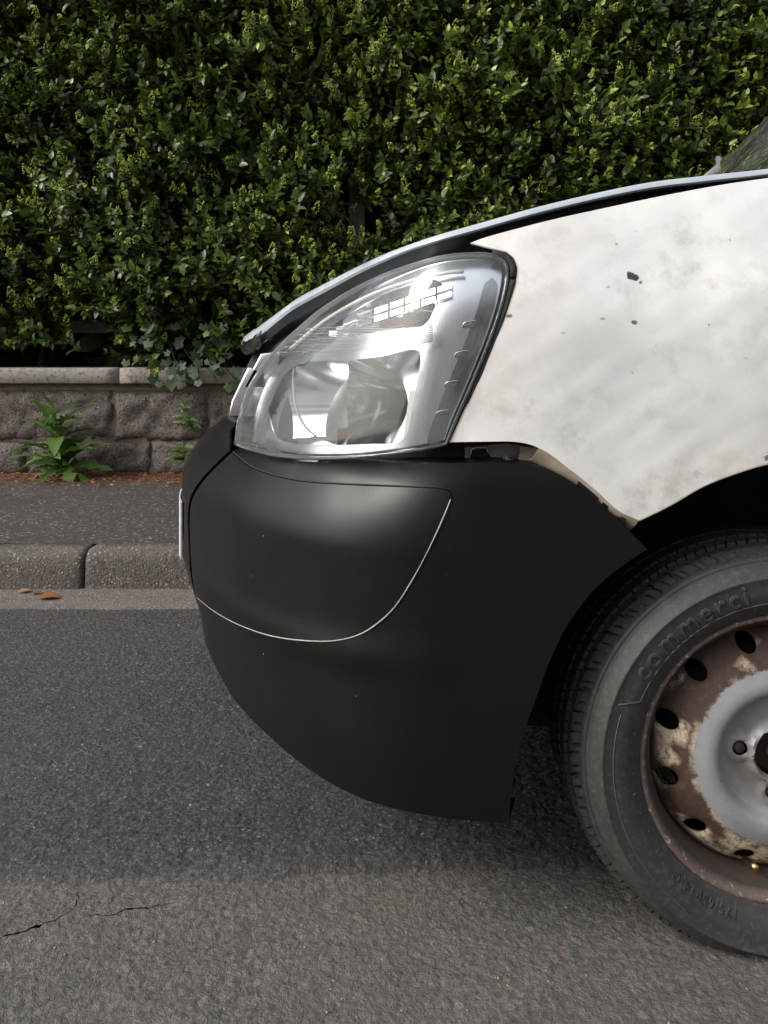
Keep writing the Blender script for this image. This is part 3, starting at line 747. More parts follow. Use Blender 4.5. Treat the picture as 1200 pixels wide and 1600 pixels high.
class Inv:
    def __init__(self, f, z0, z1, s1=None):
        self.f = f
        ss = np.linspace(.0, s1 or S_MID * 1.02, 700); zz = np.linspace(z0, z1, 420)
        self.S, self.Z = np.meshgrid(ss, zz); P = f(self.S, self.Z)
        e = 1e-4; n_ = np.cross(f(self.S + e, self.Z) - P, f(self.S, self.Z + e) - P)
        view = P - np.array([0, 0, EYE]); self.ok = np.sum(n_ * view, -1)
        sg = np.sign(self.ok[210, 200]); self.ok = self.ok * sg > 0
        self.px = 600 + F * P[..., 0] / P[..., 1]; self.py = HOR - F * (P[..., 2] - EYE) / P[..., 1]
        self.px = np.where(self.ok, self.px, 1e6)
    def proj(self, s, z): P = self.f(np.array(s), np.array(z)); return np.array([600 + F * P[0] / P[1], HOR - F * (P[2] - EYE) / P[1]])
    def __call__(self, pts):
        res = []
        for x, y in pts:
            d = (self.px - x) ** 2 + (self.py - y) ** 2; k = np.unravel_index(np.argmin(d), d.shape); s, z = self.S[k], self.Z[k]
            if d[k] < 400:
                for _ in range(4):
                    p = self.proj(s, z); e = 1e-4; J = np.stack([(self.proj(s + e, z) - p) / e, (self.proj(s, z + e) - p) / e], 1)
                    if abs(np.linalg.det(J)) < 2e4: break
                    st = np.linalg.solve(J, np.array([x, y]) - p); 
                    if np.abs(st).max() > .02: break
                    s, z = s + st[0], z + st[1]
            res.append((s, z))
        return np.array(res)

def orient(V, T, ref=np.array([0, -1, 0])):
    n_ = np.cross(V[T[:, 1]] - V[T[:, 0]], V[T[:, 2]] - V[T[:, 0]]).sum(0)
    return T if n_ @ ref > 0 else T[:, ::-1]
def panel(name, f, loop, sp, mat, parent, thick=.0025, holes=(), ref=np.array([-.4, -1, 0])):
    V2, T = fill(loop, sp, holes); V = f(V2[:, 0], V2[:, 1]); T = orient(V, T, ref)
    return mk(name, V, T, mat, parent, solid=thick)
def flange(name, path, dvec, width, mat, parent, n=3, curl=0.0):
    P = np.asarray(path); V, Fc = [], []; d = np.asarray(dvec, float)
    for i, p in enumerate(P):
        for k in range(n + 1):
            t = k / n; V.append(p + d * (width * t))
    for i in range(len(P) - 1):
        for k in range(n): a = i * (n + 1) + k; Fc.append((a, a + n + 1, a + n + 2, a + 1))
    return mk(name, V, Fc, mat, parent, solid=.0015)

van = empty('van', (1.4, YC, 0)); tag(van, 'white van with dented front wing, black plastic bumper, clear headlamp and rusty steel wheel', 'van')

# ------------------------------------------------------------------ bumper
f_b = surf(off_bumper); ib_ = Inv(f_b, .17, .72)
cap_top = [(364, 706), (390, 727), (425, 741), (480, 752), (560, 757), (640, 760), (688, 762), (703, 766)]
cap_right = [(703, 766), (706, 774), (690, 815), (668, 862), (645, 905), (618, 947), (590, 974), (560, 992), (520, 1001), (470, 1000), (420, 992), (370, 974), (333, 953), (308, 933)]
cap_left = [(308, 933), (302, 900), (299, 850), (298, 805), (303, 777), (320, 750), (345, 724), (364, 706)]
to = ib_
A = to(catmull(cap_top, 8)); B = to(catmull(cap_right, 8)); C_ = to(catmull(cap_left, 8))
cap_loop = np.vstack([A[:-1], B[:-1], C_[:-1]])
seam_path = f_b(B[:, 0], B[:, 1])
seam_s = C_[:, 0].mean(); s_cap = float(C_[len(C_) // 2, 0])
top_r = to(catmull([(364, 706), (420, 717), (500, 722), (600, 723), (700, 724), (770, 723), (828, 727), (862, 736), (902, 759), (952, 799), (1011, 858)], 8))
arch = to(catmull([(1011, 858), (975, 882), (930, 920), (890, 972), (862, 1026), (838, 1090), (820, 1140), (806, 1192), (798, 1250), (795, 1287)], 8))
bot = to(catmull([(795, 1287), (740, 1283), (680, 1276), (600, 1259), (540, 1236), (480, 1200), (420, 1150), (370, 1098), (340, 1048), (322, 1008)], 8))
sb = bot[-1]
bot2 = np.array([(s, sb[1] + (.25 - sb[1]) * t) for t, s in zip(np.linspace(0, 1, 26), np.linspace(sb[0], S_MID, 26))])[1:]
low_r = B[::-1]                                                       # along the cap bottom, left end -> right end
# side + lower skirt: arch, bottom, up at the middle of the car to below the cap, then round the cap
mid_z = B[-1][1]
up_mid = np.array([(S_MID, z) for z in np.linspace(.25, mid_z, 12)])[1:-1]
back = np.array([(s, mid_z) for s in np.linspace(S_MID, B[-1][0], 20)])[:-1]
eps = .0013
def shrink(loop, d):
    n = len(loop); nx = np.roll(loop, -1, 0) - np.roll(loop, 1, 0); nx /= np.linalg.norm(nx, axis=1, keepdims=True) + 1e-12
    nn = np.stack([-nx[:, 1], nx[:, 0]], 1); cand = loop + nn * d; cand2 = loop - nn * d
    ins = inside(loop, loop + nn * 1e-4)
    return np.where(ins[:, None], cand, cand2)
cap_in = shrink(cap_loop, .0012)
skirt = np.vstack([arch[:-1], bot[:-1], bot2, up_mid, back, low_r[:-1], A[::-1][:-1], top_r[1:-1]])
# the thin strip at A[0] == top_r[0] closes the lip above the cap
bumper = panel('bumper', f_b, skirt, .014, M['black'], van, .003)
tag(bumper, 'matt black plastic front bumper')
f_cap = surf(plus(off_bumper, .0018))
panel('corner_panel', f_cap, cap_in, .010, M['black'], bumper, .004)
B = B[2:]
tube('trim_seam', f_cap(B[:, 0], B[:, 1]) + np.array([0, .0004, 0]), [.0009 + .0004 * mnoise.noise((i * .13, 0, 0)) - .0006 * (i > len(B) * .8) * (i - len(B) * .8) / (len(B) * .2) for i in range(len(B))], M['seam'], bumper, 6)
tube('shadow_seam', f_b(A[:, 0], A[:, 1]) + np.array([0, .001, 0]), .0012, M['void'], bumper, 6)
# centre shell, from the vertical groove to the middle of the car (and on to the far side)
f_ctr = surf(plus(off_bumper, .003))
gap = .016
cl = np.array([(s + gap, z) for s, z in C_])
ctr_loop = np.vstack([cl, [(s, .668 + .03 * t) for t, s in zip(np.linspace(.2, 1, 24), np.linspace(cl[-1][0] + .01, S_MID, 24))],
                      [(S_MID, z) for z in np.linspace(.69, mid_z + .004, 14)], [(s, mid_z + .004) for s in np.linspace(S_MID - .01, cl[0][0] + .01, 24)]])
ctr = panel('centre_panel', f_ctr, ctr_loop, .016, M['black'], bumper, .004)
# groove floor and inner shell behind every joint
f_in = surf(plus(off_bumper, -.007))
lp = loop_of([[(s_cap - .12, .28), (S_MID, .28)], [(S_MID, .28), (S_MID, .685)], [(S_MID, .685), (s_cap - .12, .655)], [(s_cap - .12, .655), (s_cap - .12, .28)]], .02)
panel('inner_shell', f_in, lp, .02, M['black'], bumper, .002)
# returned edges: wheel arch lip, top shelf, underside
flange('arch_lip', f_b(arch[:, 0], arch[:, 1]), (.10, 1, 0), .045, M['black'], bumper)
flange('top_shelf', f_b(top_r[:, 0], top_r[:, 1]), (.05, 1, .05), .05, M['black'], bumper)
flange('lower_edge', f_b(np.r_[bot[:, 0], bot2[:, 0]], np.r_[bot[:, 1], bot2[:, 1]]), (.35, 1, .1), .05, M['black'], bumper)
# number plate on the middle of the bumper
px_ = []
V, Fc = [], []
for k, y in enumerate(np.linspace(YC - .26, YC + .26, 13)):
    s = np.interp(y, dense[:, 1], arc); p, n_ = plan_at(s); q = p + n_ * .009
    for z in (.392, .512):
        V.append((q[0] + .0, q[1], z)); 
for k in range(12): Fc.append((2 * k, 2 * k + 1, 2 * k + 3, 2 * k + 2))
mk('number_plate', V, Fc, M['plate'], van, smooth=True, solid=.003)

# ------------------------------------------------------------------ wing (fender)
f_f = surf(off_fender); iv = Inv(surf(off_body), .55, 1.16)
WCX, WCY = 1227, 1188
archp = [(998, 813), (1045, 790), (1098, 760), (1150, 739), (1200, 724), (1260, 717), (1340, 728), (1430, 770), (1520, 845), (1590, 940), (1635, 1050), (1655, 1180)]
seg_top = [(735, 380), (752, 373), (790, 362), (860, 344), (940, 326), (1030, 307), (1120, 290), (1200, 278), (1400, 250), (1700, 222)]
seg_lamp = [(702, 691), (722, 648), (748, 592), (773, 532), (794, 480), (806, 440), (808, 418), (802, 403), (790, 394), (768, 389), (735, 380)]
seg_low = [(998, 813), (965, 797), (930, 765), (890, 733), (850, 704), (812, 691), (760, 690), (702, 691)]
Linv = lambda P, st=9: iv(catmull(P, st))
la, lt, ll_, lo_ = Linv(archp, 14), Linv(seg_top), Linv(seg_lamp), Linv(seg_low)
rear_s = .23
rear = np.array([(rear_s, z) for z in np.linspace(lt[-1][1], .28, 30)])
fen_loop = np.vstack([lt[:-1], rear, la[::-1][:-1], lo_[:-1], ll_[:-1]])
wing = panel('front_wing', f_f, fen_loop, .0085, M['white'], van, .0025); tag(wing, 'dented white front wing with paint chips and grey smudges')
inward = (.12, 1, 0)
P3 = lambda L: f_f(L[:, 0], L[:, 1])
flange('lamp_edge', P3(ll_), (.25, .9, 0), .010, M['cream'], wing)
V, Fc = [], []
lowp = P3(lo_[:int(len(lo_) * .62)])
for p in lowp: 
    for k, (dy, dz_) in enumerate(((0, 0), (.006, -.008), (.020, -.020), (.032, -.022))): V.append(p + np.array([-dy * .25, dy, dz_ * .9]))
for i in range(len(lowp) - 1):
    for k in range(3): a = i * 4 + k; Fc.append((a, a + 4, a + 5, a + 1))
mk('returned_edge', V, Fc, M['cream'], wing, solid=.0015)
flange('arch_edge', P3(la), (0, 1, .15), .028, M['cream'], wing)
# open, torn slots in the returned edge
nl = len(lowp)
for i0, i1 in ((.40, .58), (.62, .86)):
    q0, q1 = lowp[int(nl * (1 - i1) * .98)], lowp[int(nl * (1 - i0) * .98)]
    c0, c1 = np.array([-.0012, .0035, -.0058]), np.array([-.0030, .0095, -.0125])
    mk('slot', [q0 + c0, q1 + c0, q1 + c1, q0 + c1 * np.array([1, 1, 1.25])], [(0, 1, 2, 3)], M['void'], wing, smooth=False, solid=.001)

# dark structure seen through the joints
f_void = surf(plus(off_body, -.062))
il0 = Inv(surf(plus(off_body, .004)), .6, 1.0)
lamp_cut = il0(catmull([(385, 690), (400, 600), (450, 540), (520, 485), (620, 435), (700, 412), (770, 412), (775, 450), (750, 540), (700, 660), (680, 690), (600, 704), (500, 708), (420, 702), (385, 690)], 14)[:-1])
lp = loop_of([[(.95, .56), (S_MID, .56)], [(S_MID, .56), (S_MID, .86)], [(S_MID, .86), (1.2, .93), (.95, .985)], [(.95, .985), (.95, .56)]], .03)
panel('inner_panel', f_void, lp, .04, M['void'], van, .003, holes=(lamp_cut,))

# brackets and bolt in the gap under the lamp
def gp(px, py, Y): return tuple(at(px, py, Y))
br = mk('bracket', [gp(726, 699, 1.075), gp(790, 693, 1.075), gp(842, 700, 1.075), gp(848, 734, 1.07), gp(726, 734, 1.065)], [(0, 1, 2, 3, 4)], M['steel'], van, smooth=False, solid=.003)
mk('opening', [gp(737, 703, 1.069), gp(760, 701, 1.069), gp(764, 716, 1.067), gp(738, 719, 1.066)], [(0, 1, 2, 3)], M['void'], br, smooth=False, solid=.001)
tube('opening_rim', [gp(736, 718, 1.066), gp(736, 703, 1.067), gp(744, 699, 1.067), gp(760, 699, 1.067), gp(765, 716, 1.066)], .0014, M['chrome_d'], br, 6)
tube('bolt', [gp(795, 719, 1.075), gp(795, 719, 1.058)], .0085, M['steel'], br, 10); tube('bolt_head', [gp(795, 719, 1.062), gp(795, 719, 1.052)], .0055, M['chrome_d'], br, 6)
mk('torn_liner', [gp(812, 697, 1.060), gp(838, 700, 1.058), gp(855, 712, 1.056), (gp(850, 724, 1.058)), gp(838, 716, 1.058), gp(832, 724, 1.058), gp(818, 720, 1.060), gp(808, 722, 1.062), gp(812, 708, 1.062)], [tuple(range(9))], M['cream'], van, smooth=False, solid=.002)

# ------------------------------------------------------------------ headlamp
f_l = surf(plus(off_body, .004)); il = Inv(f_l, .6, 1.0)
L_left = [(366, 694), (371, 655), (386, 608), (408, 572), (436, 540), (470, 508), (505, 480), (560, 447), (620, 421), (680, 403), (720, 397), (755, 396)]
L_top = [(755, 396), (775, 399), (788, 408), (793, 424), (790, 450)]
L_right = [(790, 450), (781, 486), (762, 540), (737, 600), (714, 652), (697, 694)]
L_bot = [(697, 694), (640, 705), (560, 714), (490, 717), (430, 712), (390, 703), (366, 694)]
def lloop(): return np.vstack([il(catmull(g_, 8))[:-1] for g_ in (L_left, L_top, L_right, L_bot)])
lens_loop = lloop(); ctr_l = lens_loop.mean(0)
f_back = surf(plus(off_body, -.13))
lamp = panel('headlamp', surf(plus(off_body, -.125)), lens_loop, .02, M['chrome_d'], van, .003); tag(lamp, 'clear glass headlamp with chrome reflectors')
edge_d = lambda s, z: seg_dist(lens_loop, np.stack([s, z], -1).reshape(-1, 2)).reshape(s.shape)
def f_lens(s, z):
    e = edge_d(s, z); base_ = surf(off_body)(s, z); p, n_ = plan_at(s)
    k = (.008 * (1 - np.exp(-e / .010)) + .002)
    base_[..., 0] += n_[..., 0] * k; base_[..., 1] += n_[..., 1] * k
    return base_
panel('lens', f_lens, lens_loop, .011, M['lens'], lamp, .0)
P_ = f_lens(np.r_[lens_loop[:, 0], lens_loop[:1, 0]], np.r_[lens_loop[:, 1], lens_loop[:1, 1]])
flange('lens_edge', P_, (.25, .95, 0), .022, M['rimglass'], lamp)
tube('edge_bead', P_ + np.array([0, .001, 0]), .0022, M['rimglass'], lamp, 6)
# dark rubber between lamp and wing
gl = il(catmull([(770, 397), (790, 399), (801, 412), (803, 432), (792, 480), (772, 535), (747, 596), (722, 650), (703, 692)], 8)); p_ = surf(plus(off_body, -.004))(gl[:, 0], gl[:, 1])
tube('gasket', p_, [.0065 * (1 - .5 * i / len(p_)) for i in range(len(p_))], M['void'], lamp, 8)
# chrome bezel: an inner frame following the lens, with two openings
f_bz = surf(plus(off_body, -.026))
bz_loop = shrink(lens_loop, .004)
def hl(P): return il(np.vstack([catmull(P + [P[0]], 8)[:-1]]))
h_main = hl([(392, 640), (420, 585), (455, 566), (520, 563), (585, 556), (640, 545), (652, 560), (640, 620), (622, 688), (560, 697), (480, 697), (410, 688)])
h_up = hl([(470, 524), (520, 490), (580, 460), (640, 440), (678, 432), (690, 440), (676, 480), (655, 508), (600, 514), (520, 525)])
panel('bezel', f_bz, bz_loop, .010, M['chrome_d'], lamp, .002, holes=(h_main, h_up))
st_ = il(catmull([(772, 430), (782, 444), (772, 490), (750, 550), (722, 615), (701, 662), (690, 691), (664, 694), (682, 640), (706, 585), (730, 528), (748, 480), (760, 440), (772, 430)], 8)[:-1])
panel('side_strip', surf(plus(off_body, -.0245)), st_, .010, M['chrome_k'], lamp, .001)  # dark reflection of hedge and road put into the strip's colour
# main reflector: half bowl opening forwards
def bowl(name, ax, depth, rad, mat, yc_, zc_, clip=.016, sq=1.0):
    V, Fc, N1, N2 = [], [], 22, 40
    for i in range(N1 + 1):
        t = i / N1; r = rad * math.sqrt(t) * sq
        for j in range(N2): q = 2 * math.pi * j / N2; V.append((ax - depth * t, yc_ + r * math.cos(q), zc_ + r * math.sin(q) * .92))
    V = np.array(V); sgrid = np.interp(V[:, 0], dense[:len(dense) // 2 + 1, 0][::-1], arc[:len(dense) // 2 + 1][::-1])
    # keep the part lying behind the lamp face
    ss = np.linspace(.2, S_MID, 300); keep = []
    for v in V:
        P = surf(plus(off_body, -clip))(ss, np.full(300, v[2])); kx = np.interp(v[1], P[:, 1], P[:, 0]); keep.append(v[0] > kx and v[1] > P[:, 1].min())
    keep = np.array(keep)
    for i in range(N1):
        for j in range(N2):
            a = (i * N2 + j, i * N2 + (j + 1) % N2, (i + 1) * N2 + (j + 1) % N2, (i + 1) * N2 + j)
            if all(keep[k] for k in a): Fc.append(a)
    return mk(name, V, Fc, mat, lamp)
bowl('reflector', .085, .34, .150, M['chrome'], 1.235, .735, .028)
bowl('upper_reflector', .10, .26, .075, M['chrome'], 1.185, .875, .028)
# stepped facets of the indicator reflector, shelf, side box and bulbs
for k in range(7):
    px0, px1 = 520 + 27 * k, 543 + 27 * k; py0 = 506 - 8.5 * k
    for r_ in range(2):
        lp = il([(px0, py0 + 13 * r_), (px1, py0 - 7 + 13 * r_), (px1, py0 - 16 + 13 * r_), (px0, py0 - 9 + 13 * r_)])
        mk('facet', surf(plus(off_body, -.018))(lp[:, 0], lp[:, 1]), [(0, 1, 2, 3)], M['chrome'], lamp, smooth=False, solid=.002)
V = [gp(378, 690, 1.40), gp(470, 708, 1.22), gp(560, 708, 1.14), gp(640, 698, 1.09), (.20, 1.20, .683), (.12, 1.35, .683), (-.16, 1.42, .683)]
mk('shelf', V, [(0, 1, 2, 3, 4, 5, 6)], M['chrome_d'], lamp, smooth=False, solid=.002)
mk('pale_strip', [gp(629, 693, 1.115), gp(655, 690, 1.10), gp(668, 612, 1.09), gp(640, 610, 1.115)], [(0, 1, 2, 3)], M['pale'], lamp, smooth=False, solid=.003)
tube('bulb', [gp(655, 448, 1.15), gp(653, 460, 1.148), gp(651, 478, 1.146), gp(650, 486, 1.146)], [.005, .009, .009, .006], M['bulb'], lamp, 12)
# moulded slots on the outer bezel
f_sl = surf(plus(off_body, -.0235))
for cx, cy in ((722, 553), (705, 601), (690, 648), (735, 505)):
    lp = il(catmull([(cx - 11, cy + 5), (cx - 9, cy - 2), (cx + 10, cy - 6), (cx + 12, cy - 3)], 4)); tube('slot_rib', f_sl(lp[:, 0], lp[:, 1]), .0010, M['chrome'], lamp, 6)
    lp = il([(cx - 9, cy + 6), (cx + 9, cy + 2), (cx + 10, cy - 2), (cx - 7, cy + 1)]); mk('slot', f_sl(lp[:, 0], lp[:, 1]) + np.array([0, -.0006, 0]), [(0, 1, 2, 3)], M['greyp'], lamp, smooth=False)
# fluted band: fine horizontal ribs moulded inside the lens
f_fl = surf(plus(off_body, .0035))
for k in range(10):
    t = k / 9
    a = np.array([(432 + 52 * (1 - t) - 8, 556 - 42 * (1 - t)), (520, 552 - 38 * (1 - t) - 2), (600, 545 - 31 * (1 - t)), (650, 538 - 27 * (1 - t)), (676, 533 - 25 * (1 - t))])
    lp = il(catmull(a, 14)); tube('flute', f_fl(lp[:, 0], lp[:, 1]), .0008, M['chrome'] if k % 2 else M['flute'], lamp, 5)
# highlight-catching moulding along the top inside the lens
lp = il(catmull([(440, 545), (500, 497), (570, 460), (640, 437), (700, 424), (725, 422)], 8)); tube('top_moulding', surf(plus(off_body, -.012))(lp[:, 0], lp[:, 1]), .003, M['pale'], lamp, 8)
lp = il(catmull([(432, 562), (429, 600), (434, 640), (448, 668), (466, 684)], 6)); tube('reflector_rim', surf(plus(off_body, -.03))(lp[:, 0], lp[:, 1]), .0022, M['greyp'], lamp, 8)

# ------------------------------------------------------------------ grille bars (chrome), bonnet, windscreen
V, Fc = [], []
def gbar(name, prof_, y0=1.425):
    V, Fc = [], []; n = len(prof_); ys = np.linspace(y0, 2 * YC - y0, 21)
    for y in ys:
        c = .05 * (1 - ((y - YC) / (YC - y0)) ** 2)
        for (x, z) in prof_: V.append((x - c, y, z - .03 * (1 - abs(y - YC) / (YC - y0))))
    for i in range(20):
        for k in range(n): Fc.append((i * n + k, (i + 1) * n + k, (i + 1) * n + (k + 1) % n, i * n + (k + 1) % n))
    Fc.append(tuple(range(n))); Fc.append(tuple(reversed(range(20 * n, 21 * n))))
    return mk(name, V, Fc, M['chrome_d'], van, bevel=.003)
gbar('grille_bar', [(-.262, .757), (-.228, .822), (-.19, .826), (-.20, .757)])
gbar('grille_bar', [(-.288, .705), (-.282, .735), (-.252, .797), (-.22, .79), (-.22, .705)])
box('grille_back', -.19, -.17, 1.5, 2 * YC - 1.5, .66, .86, M['void'], van)

bon_px = [(1700, 208), (1400, 238), (1200, 264), (1100, 275), (1000, 288), (860, 319), (740, 352), (680, 369), (620, 389), (560, 413), (500, 442), (450, 468), (415, 490), (393, 505), (382, 516)]
ivb = Inv(surf(plus(off_body, -.004)), .82, 1.16)
bl = ivb(catmull(bon_px, 9)); E = surf(plus(off_body, -.004))(bl[:, 0], bl[:, 1])
sl, zl = bl[-1]
ext = np.array([(s, zl + .012 * t) for t, s in zip(np.linspace(0, 1, 22), np.linspace(sl, S_MID, 22))])[1:]
bl2 = np.vstack([bl, ext]); E = surf(plus(off_body, -.004))(bl2[:, 0], bl2[:, 1]); _, En = plan_at(bl2[:, 0])
fl_h = np.interp(600 + F * E[:, 0] / E[:, 1], [360, 400, 480, 560, 640, 725, 738, 1400], [.030, .038, .044, .040, .036, .030, .009, .009])
rows = []; nI = 12
for i in range(len(E)):
    e, n_ = E[i], np.array([En[i][0], En[i][1], 0]); h = fl_h[i]
    g_ = 1 + 1.7 * sstep(660, 430, 600 + F * e[0] / e[1]) + 1.8 * sstep(470, 388, 600 + F * e[0] / e[1])
    r = [e - n_ * .034 + [0, 0, -h], e - n_ * .022 + [0, 0, -h], e - n_ * .009 + [0, 0, -h * .3 - .009 * g_], e - n_ * .002 + [0, 0, -.0085 * g_], e + n_ * .0005 + [0, 0, -.007 * g_], e - n_ * .0015 * g_ + [0, 0, -.0035 * g_], e - n_ * .006 * g_ + [0, 0, 0]]
    inner = e - n_ * .012 * g_; 
    for k in range(1, nI + 1):
        t = k / nI; y = inner[1] + (YC - inner[1]) * t; x = inner[0] + .004 * t; r.append(np.array([x, y, e[2] + .002 + .05 * (1 - (1 - t) ** 2) * min(1, (YC - inner[1]) / .6)]))
    rows.append(r)
nR = len(rows[0]); V = [p for r in rows for p in r]; Fc = [(i * nR + k, (i + 1) * nR + k, (i + 1) * nR + k + 1, i * nR + k + 1) for i in range(len(rows) - 1) for k in range(nR - 1)]
nv = len(V); V = V + [np.array([p[0], 2 * YC - p[1], p[2]]) for p in V]; Fc = Fc + [tuple(nv + k for k in reversed(f)) for f in Fc]
bonnet = mk('bonnet', V, Fc, M['bonnet'], van, solid=.0015)
bonnet.data.materials.append(M['flange'])                            # shade on the turned-down flange, put into its colour
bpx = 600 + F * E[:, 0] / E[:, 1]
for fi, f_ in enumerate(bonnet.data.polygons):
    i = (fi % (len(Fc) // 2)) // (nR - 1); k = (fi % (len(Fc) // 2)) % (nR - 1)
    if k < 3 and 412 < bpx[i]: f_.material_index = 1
# crumpled inner frame under the nose of the bonnet
V, Fc = [], []; q = 14
for i in range(q):
    t = i / (q - 1); s = sl - .13 + .15 * t; z = zl - .020 - .012 * math.sin(t * 3) + .015 * (1 - t)
    for k in range(5):
        u = k / 4; p = surf(plus(off_body, -.016 - .03 * u + .008 * mnoise.noise((i * .7, k * .9, 2))))(np.array(s), np.array(z - .026 * math.sin(u * 2.6) + .006 * mnoise.noise((i * .9, k * 1.1, 7)))); V.append(p)
for i in range(q - 1):
    for k in range(4): a = i * 5 + k; Fc.append((a, a + 5, a + 6, a + 1))
mk('inner_frame', V, Fc, M['chrome_k'], bonnet, solid=.002)

# windscreen, scuttle and wiper
def ws(z, y): return .82 + (z - 1.27) * .98 + .20 * ((y - YC) / .7) ** 2
V, Fc = [], []; zs = np.linspace(1.02, 1.74, 12); ys = np.linspace(YC - .68, YC + .68, 24)
for z in zs:
    for y in ys: V.append((ws(z, y), YC + (y - YC) * (1 - .10 * (z - 1.02)), z))
for j in range(11):
    for i in range(23): Fc.append((j * 24 + i, j * 24 + i + 1, (j + 1) * 24 + i + 1, (j + 1) * 24 + i))
mk('windscreen', V, Fc, M['screen'], van)
tube('screen_seal', [V[i] for i in range(24)], .012, M['void'], van, 6)
wy = YC - .05
tube('wiper_arm', [(ws(1.13, wy) - .02, wy, 1.16), (ws(1.22, wy) - .02, wy - .1, 1.245), (ws(1.255, wy) - .02, wy - .02, 1.285)], .008, M['steel'], van, 6)

# ------------------------------------------------------------------ rest of the body
def f_side(x, z):
    return np.stack([x, 1.022 + .22 * np.clip(z - 1.12, 0, None) ** 1.6 + .01 * np.clip(.5 - z, 0, 1), z], -1)
def side_panel(name, loop, mat, holes=(), k=0, sp=.06):
    return panel(name, lambda x, z: f_side(x, z) - np.array([0, k, 0]), np.array(loop), sp, mat, van, .003, holes)
def rl(P, st=.05): return loop_of([[P[i], P[(i + 1) % len(P)]] for i in range(len(P))], st)
win = rl([(1.32, 1.16), (1.98, 1.16), (1.98, 1.58), (1.72, 1.58)])
side_panel('door', rl([(1.04, .27), (2.06, .27), (2.06, 1.68), (1.66, 1.68), (1.04, 1.12)]), M['white'], (win,))
side_panel('door_window', rl([(1.33, 1.165), (1.975, 1.165), (1.975, 1.575), (1.725, 1.575)]), M['screen'], k=-.004)
box('door_handle', 1.86, 2.0, .995, 1.02, 1.02, 1.055, M['black'], van, .006)
arc2 = [(3.24 + .38 * math.cos(a), .26 + .40 * math.sin(a)) for a in np.linspace(math.pi, 0, 16)]
side_panel('load_side', rl([(2.068, .27)] + arc2 + [(3.72, .3), (3.74, 1.70), (2.068, 1.70)]), M['white'])
V, Fc = [], []; xs = np.linspace(1.50, 3.74, 12); ys = np.linspace(0, 1, 14)
for x in xs:
    for t in ys:
        y = 1.022 + .22 * (1.69 - 1.12) ** 1.6; y = y + (2 * YC - 2 * y) * t; V.append((x, y, 1.69 + .11 * (1 - abs(2 * t - 1) ** 3)))
Fc = [(i * 14 + k, (i + 1) * 14 + k, (i + 1) * 14 + k + 1, i * 14 + k + 1) for i in range(11) for k in range(13)]
mk('roof', V, Fc, M['white'], van, solid=.004)
box('rear_doors', 3.70, 3.745, 1.05, 2 * YC - 1.05, .3, 1.70, M['white'], van, .01)
box('underbody', .98, 3.6, 1.12, 2 * YC - 1.12, .20, .34, M['void'], van)
box('engine_bay', -.02, .98, 1.36, 2 * YC - 1.36, .24, .90, M['void'], van)
box('scuttle', .62, 1.06, 1.16, 2 * YC - 1.16, .86, 1.02, M['void'], van)
tube('pillar', [(1.06, 1.05, 1.10), (1.36, 1.08, 1.40), (1.64, 1.12, 1.69)], .026, M['white'], van, 8)
tube('far_pillar', [(1.06, 2 * YC - 1.05, 1.10), (1.36, 2 * YC - 1.08, 1.40), (1.64, 2 * YC - 1.12, 1.69)], .026, M['white'], van, 8)
# wheel-arch liner
XW, YW, ZW = 627 * 1.045 / F, 1.045, EYE - 618 * 1.045 / F
def liner(name, xw):
    V, Fc = [], []; an = np.linspace(-.3, math.pi + .3, 30)
    for a in an:
        for y in (1.075, 1.2, 1.40): V.append((xw + .405 * math.cos(a), y, ZW + .405 * math.sin(a)))
    for i in range(29):
        for k in range(2): Fc.append((i * 3 + k, (i + 1) * 3 + k, (i + 1) * 3 + k + 1, i * 3 + k + 1))
    Fc.append(tuple(i * 3 + 2 for i in range(30)))
    return mk(name, V, Fc, M['void'], van, smooth=True, solid=.003)
liner('arch_liner', XW); liner('arch_liner', 3.24)

# ------------------------------------------------------------------ wheel
wc = Vector((XW, YW, ZW))
TP = [(.193, .012), (.197, .002), (.2015, -.004), (.206, -.0045), (.209, -.008), (.222, -.014), (.236, -.0165), (.250, -.0145), (.2515, -.0155), (.2535, -.0155), (.255, -.0125), (.264, -.006), (.2695, .001), (.2705, .004), (.2715, .003), (.2745, .010), (.2765, .018)]
TR = np.array([p[0] for p in TP]); TY = np.array([p[1] for p in TP])
def sag(x, y, z):
    """flatten the tyre on the road"""
    dz = z + ZW - .0075
    if dz < 0: return (x, y, z - dz)
    k = max(0, 1 - dz / .06); return (x, y - .006 * k * k * (1 if y < .07 else -1), z)
def lathe(name, profile, mat, parent, n=96, closed=False, fn=None):
    V, Fc = [], []; m_ = len(profile)
    for i in range(n):
        a = 2 * math.pi * i / n
        for (r, y) in profile:
            v = (r * math.cos(a), y, r * math.sin(a)); V.append(fn(*v) if fn else v)
    for i in range(n):
        for k in range(m_ - (0 if closed else 1)):
            k2 = (k + 1) % m_; i2 = (i + 1) % n; Fc.append((i * m_ + k, i2 * m_ + k, i2 * m_ + k2, i * m_ + k2))
    me = mesh(name, V, Fc, mat); o = bpy.data.objects.new(name, me); COL.objects.link(o); o.location = wc
    if parent: o.parent = parent; o.location = (0, 0, 0)
    return o
wheel = lathe('wheel', [(.0, .075), (.13, .075), (.135, .08), (.135, .125), (.05, .13)], M['brake'], None, 48)
wheel.parent = van; bpy.context.view_layer.update(); wheel.matrix_parent_inverse = van.matrix_world.inverted()
tag(wheel, 'rusty steel front wheel with worn black tyre')
WY2 = .150
prof_t = TP + [(.2785, .024), (.2815, .05), (.2815, .158), (.2785, .170)] + [(r, .190 - y) for r, y in reversed(TP)]
tyre = lathe('tyre', prof_t, M['tyre'], wheel, 160, fn=sag)
